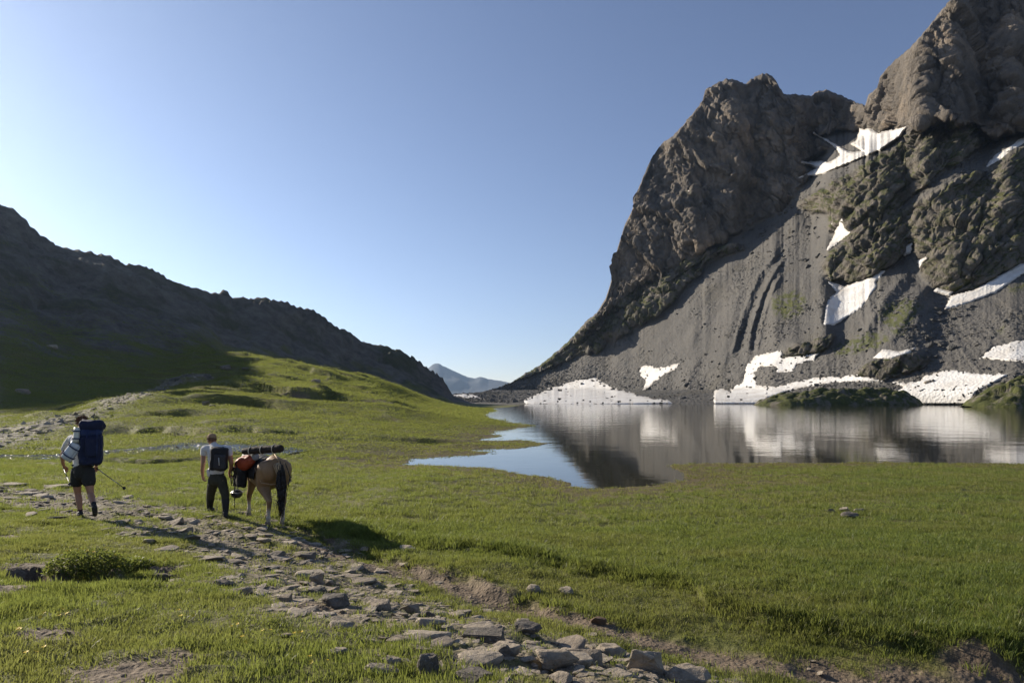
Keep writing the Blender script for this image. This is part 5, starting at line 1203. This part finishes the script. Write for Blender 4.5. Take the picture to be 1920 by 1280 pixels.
tubes('breeching_strap', [[((-.25, .30, 1.12), .010), ((-.45, .31, .98), .010), ((-.62, .29, .86), .010), ((-.80, .16, .84), .010), ((-.83, 0, .84), .010), ((-.80, -.16, .84), .010), ((-.62, -.29, .86), .010), ((-.25, -.30, 1.12), .010)], [((-.2, 0, 1.31), .010), ((-.5, 0, 1.39), .010), ((-.79, 0, 1.26), .010)]], simple('tan_leather', (.30, .2, .11), .6), e)
ORG = cloth('orange_red_dry_bag', (.30, .060, .028), .55); GRY = cloth('grey_dry_bag_end', (.26, .27, .29), .5)
e = onhorse('dry_bag', 'orange and grey dry bag tied high on the near side of the horse', 'dry bag')
fused('bag', [[((.36, .41, 1.10), .105), ((.18, .42, 1.16), .150), ((.0, .38, 1.22), .145), ((-.10, .34, 1.27), .11)]], [], .012, ORG, e, 4)
fused('roll_top', [[((.15, .33, 1.30), .11), ((-.02, .28, 1.33), .115), ((-.16, .27, 1.33), .085)]], [], .012, GRY, e, 4)
tubes('tie_strap', [[((.10, .05, 1.38), .009), ((.08, .40, 1.36), .009), ((.08, .575, 1.20), .009), ((.08, .50, 1.02), .009)]], BLK, e)
e = onhorse('pannier', 'black soft pannier hanging below the orange dry bag', 'pannier')
rbox('bag', (.24, .44, .91), (.34, .20, .38), 0, BLK, e, bev=.06, bul=.05); rbox('flap', (.24, .45, 1.06), (.36, .22, .10), 0, cloth('black_flap', (.03, .03, .032), .6), e, bev=.03, bul=.02)
for x_ in (.14, .34): tubes('buckle_strap', [[((x_, .57, 1.08), .009), ((x_, .575, .92), .009), ((x_, .56, .78), .009)]], GAIT, e)
e = onhorse('pannier', 'far side pannier mostly hidden behind the horse', 'pannier')
rbox('bag', (.20, -.44, .93), (.34, .20, .38), 0, BLK, e, bev=.06, bul=.05); tubes('loose_strap', [[((-.05, -.42, 1.02), .007), ((-.10, -.47, .95), .006), ((-.09, -.49, .86), .005)]], BLK, e)
POT = simple('sooty_metal', (.02, .02, .02), .35, .6)
e = onhorse('cooking_pot', 'round black pot dangling under the near side pannier', 'pot')
fused('bowl', [], [((.36, .47, .56), (.115, .115, .09))], .010, POT, e, 2); tubes('rim', [[((.36+.113*math.cos(a), .47+.113*math.sin(a), .59), .008), ((.36+.113*math.cos(a+.4), .47+.113*math.sin(a+.4), .59), .008)] for a in np.arange(0, 6.28, .39)], simple('worn_steel', (.5, .5, .5), .3, .5, Metallic=1.0), e); tubes('handle', [[((.25, .47, .60), .006), ((.29, .47, .70), .006), ((.36, .47, .74), .006), ((.43, .47, .70), .006), ((.47, .47, .60), .006)]], POT, e)
e = onhorse('rolled_tent', 'long dark brown roll lying crossways on top of the horse pack', 'tent roll')
ra = HL(0, 0, 0); RA = Vector((wx(459, 13.45), 13.45, zz(846, 13.45))); RB = Vector((wx(527, 13.15), 13.15, zz(840.5, 13.15)))
inv = (Matrix.Translation(hpos) @ Matrix.Rotation(HEAD+R(90), 4, 'Z')).inverted(); la, lb_ = inv @ RA, inv @ RB
fused('roll', [[(la, .068), (la.lerp(lb_, .35)+Vector((0, 0, .008)), .080), (la.lerp(lb_, .97), .080)]], [], .011, cloth('dark_brown_canvas', (.030, .022, .018), .8), e, 3)
for f in (.18, .5, .82):
    c_ = la.lerp(lb_, f); dv = (lb_-la).normalized(); u_ = dv.cross(Vector((0, 0, 1))).normalized(); v_ = Vector((0, 0, 1))
    tubes('cord', [[(c_+(u_*math.cos(a)+v_*math.sin(a))*.085, .007), (c_+(u_*math.cos(a+.45)+v_*math.sin(a+.45))*.085, .007)] for a in np.arange(0, 6.28, .45)], simple('pale_cord', (.45, .42, .36), .7), e)
e = onhorse('lead_rope', 'dark lead rope from the halter to the hand of the man, its end dangling', 'rope')
hd = inv @ (Vector(p2_.location)+Vector(q2(431, 890, .27)))
tubes('rope', [[((1.27, .0, .82), .009), (Vector((1.27, 0, .82)).lerp(hd, .5)+Vector((0, 0, -.06)), .009), (hd, .009), (hd+Vector((-.02, -.03, -.22)), .008)], [((.30, .52, .80), .009), ((.27, .54, .62), .009), ((.22, .55, .45), .009), ((.21, .55, .30), .007)]], BLK, e)
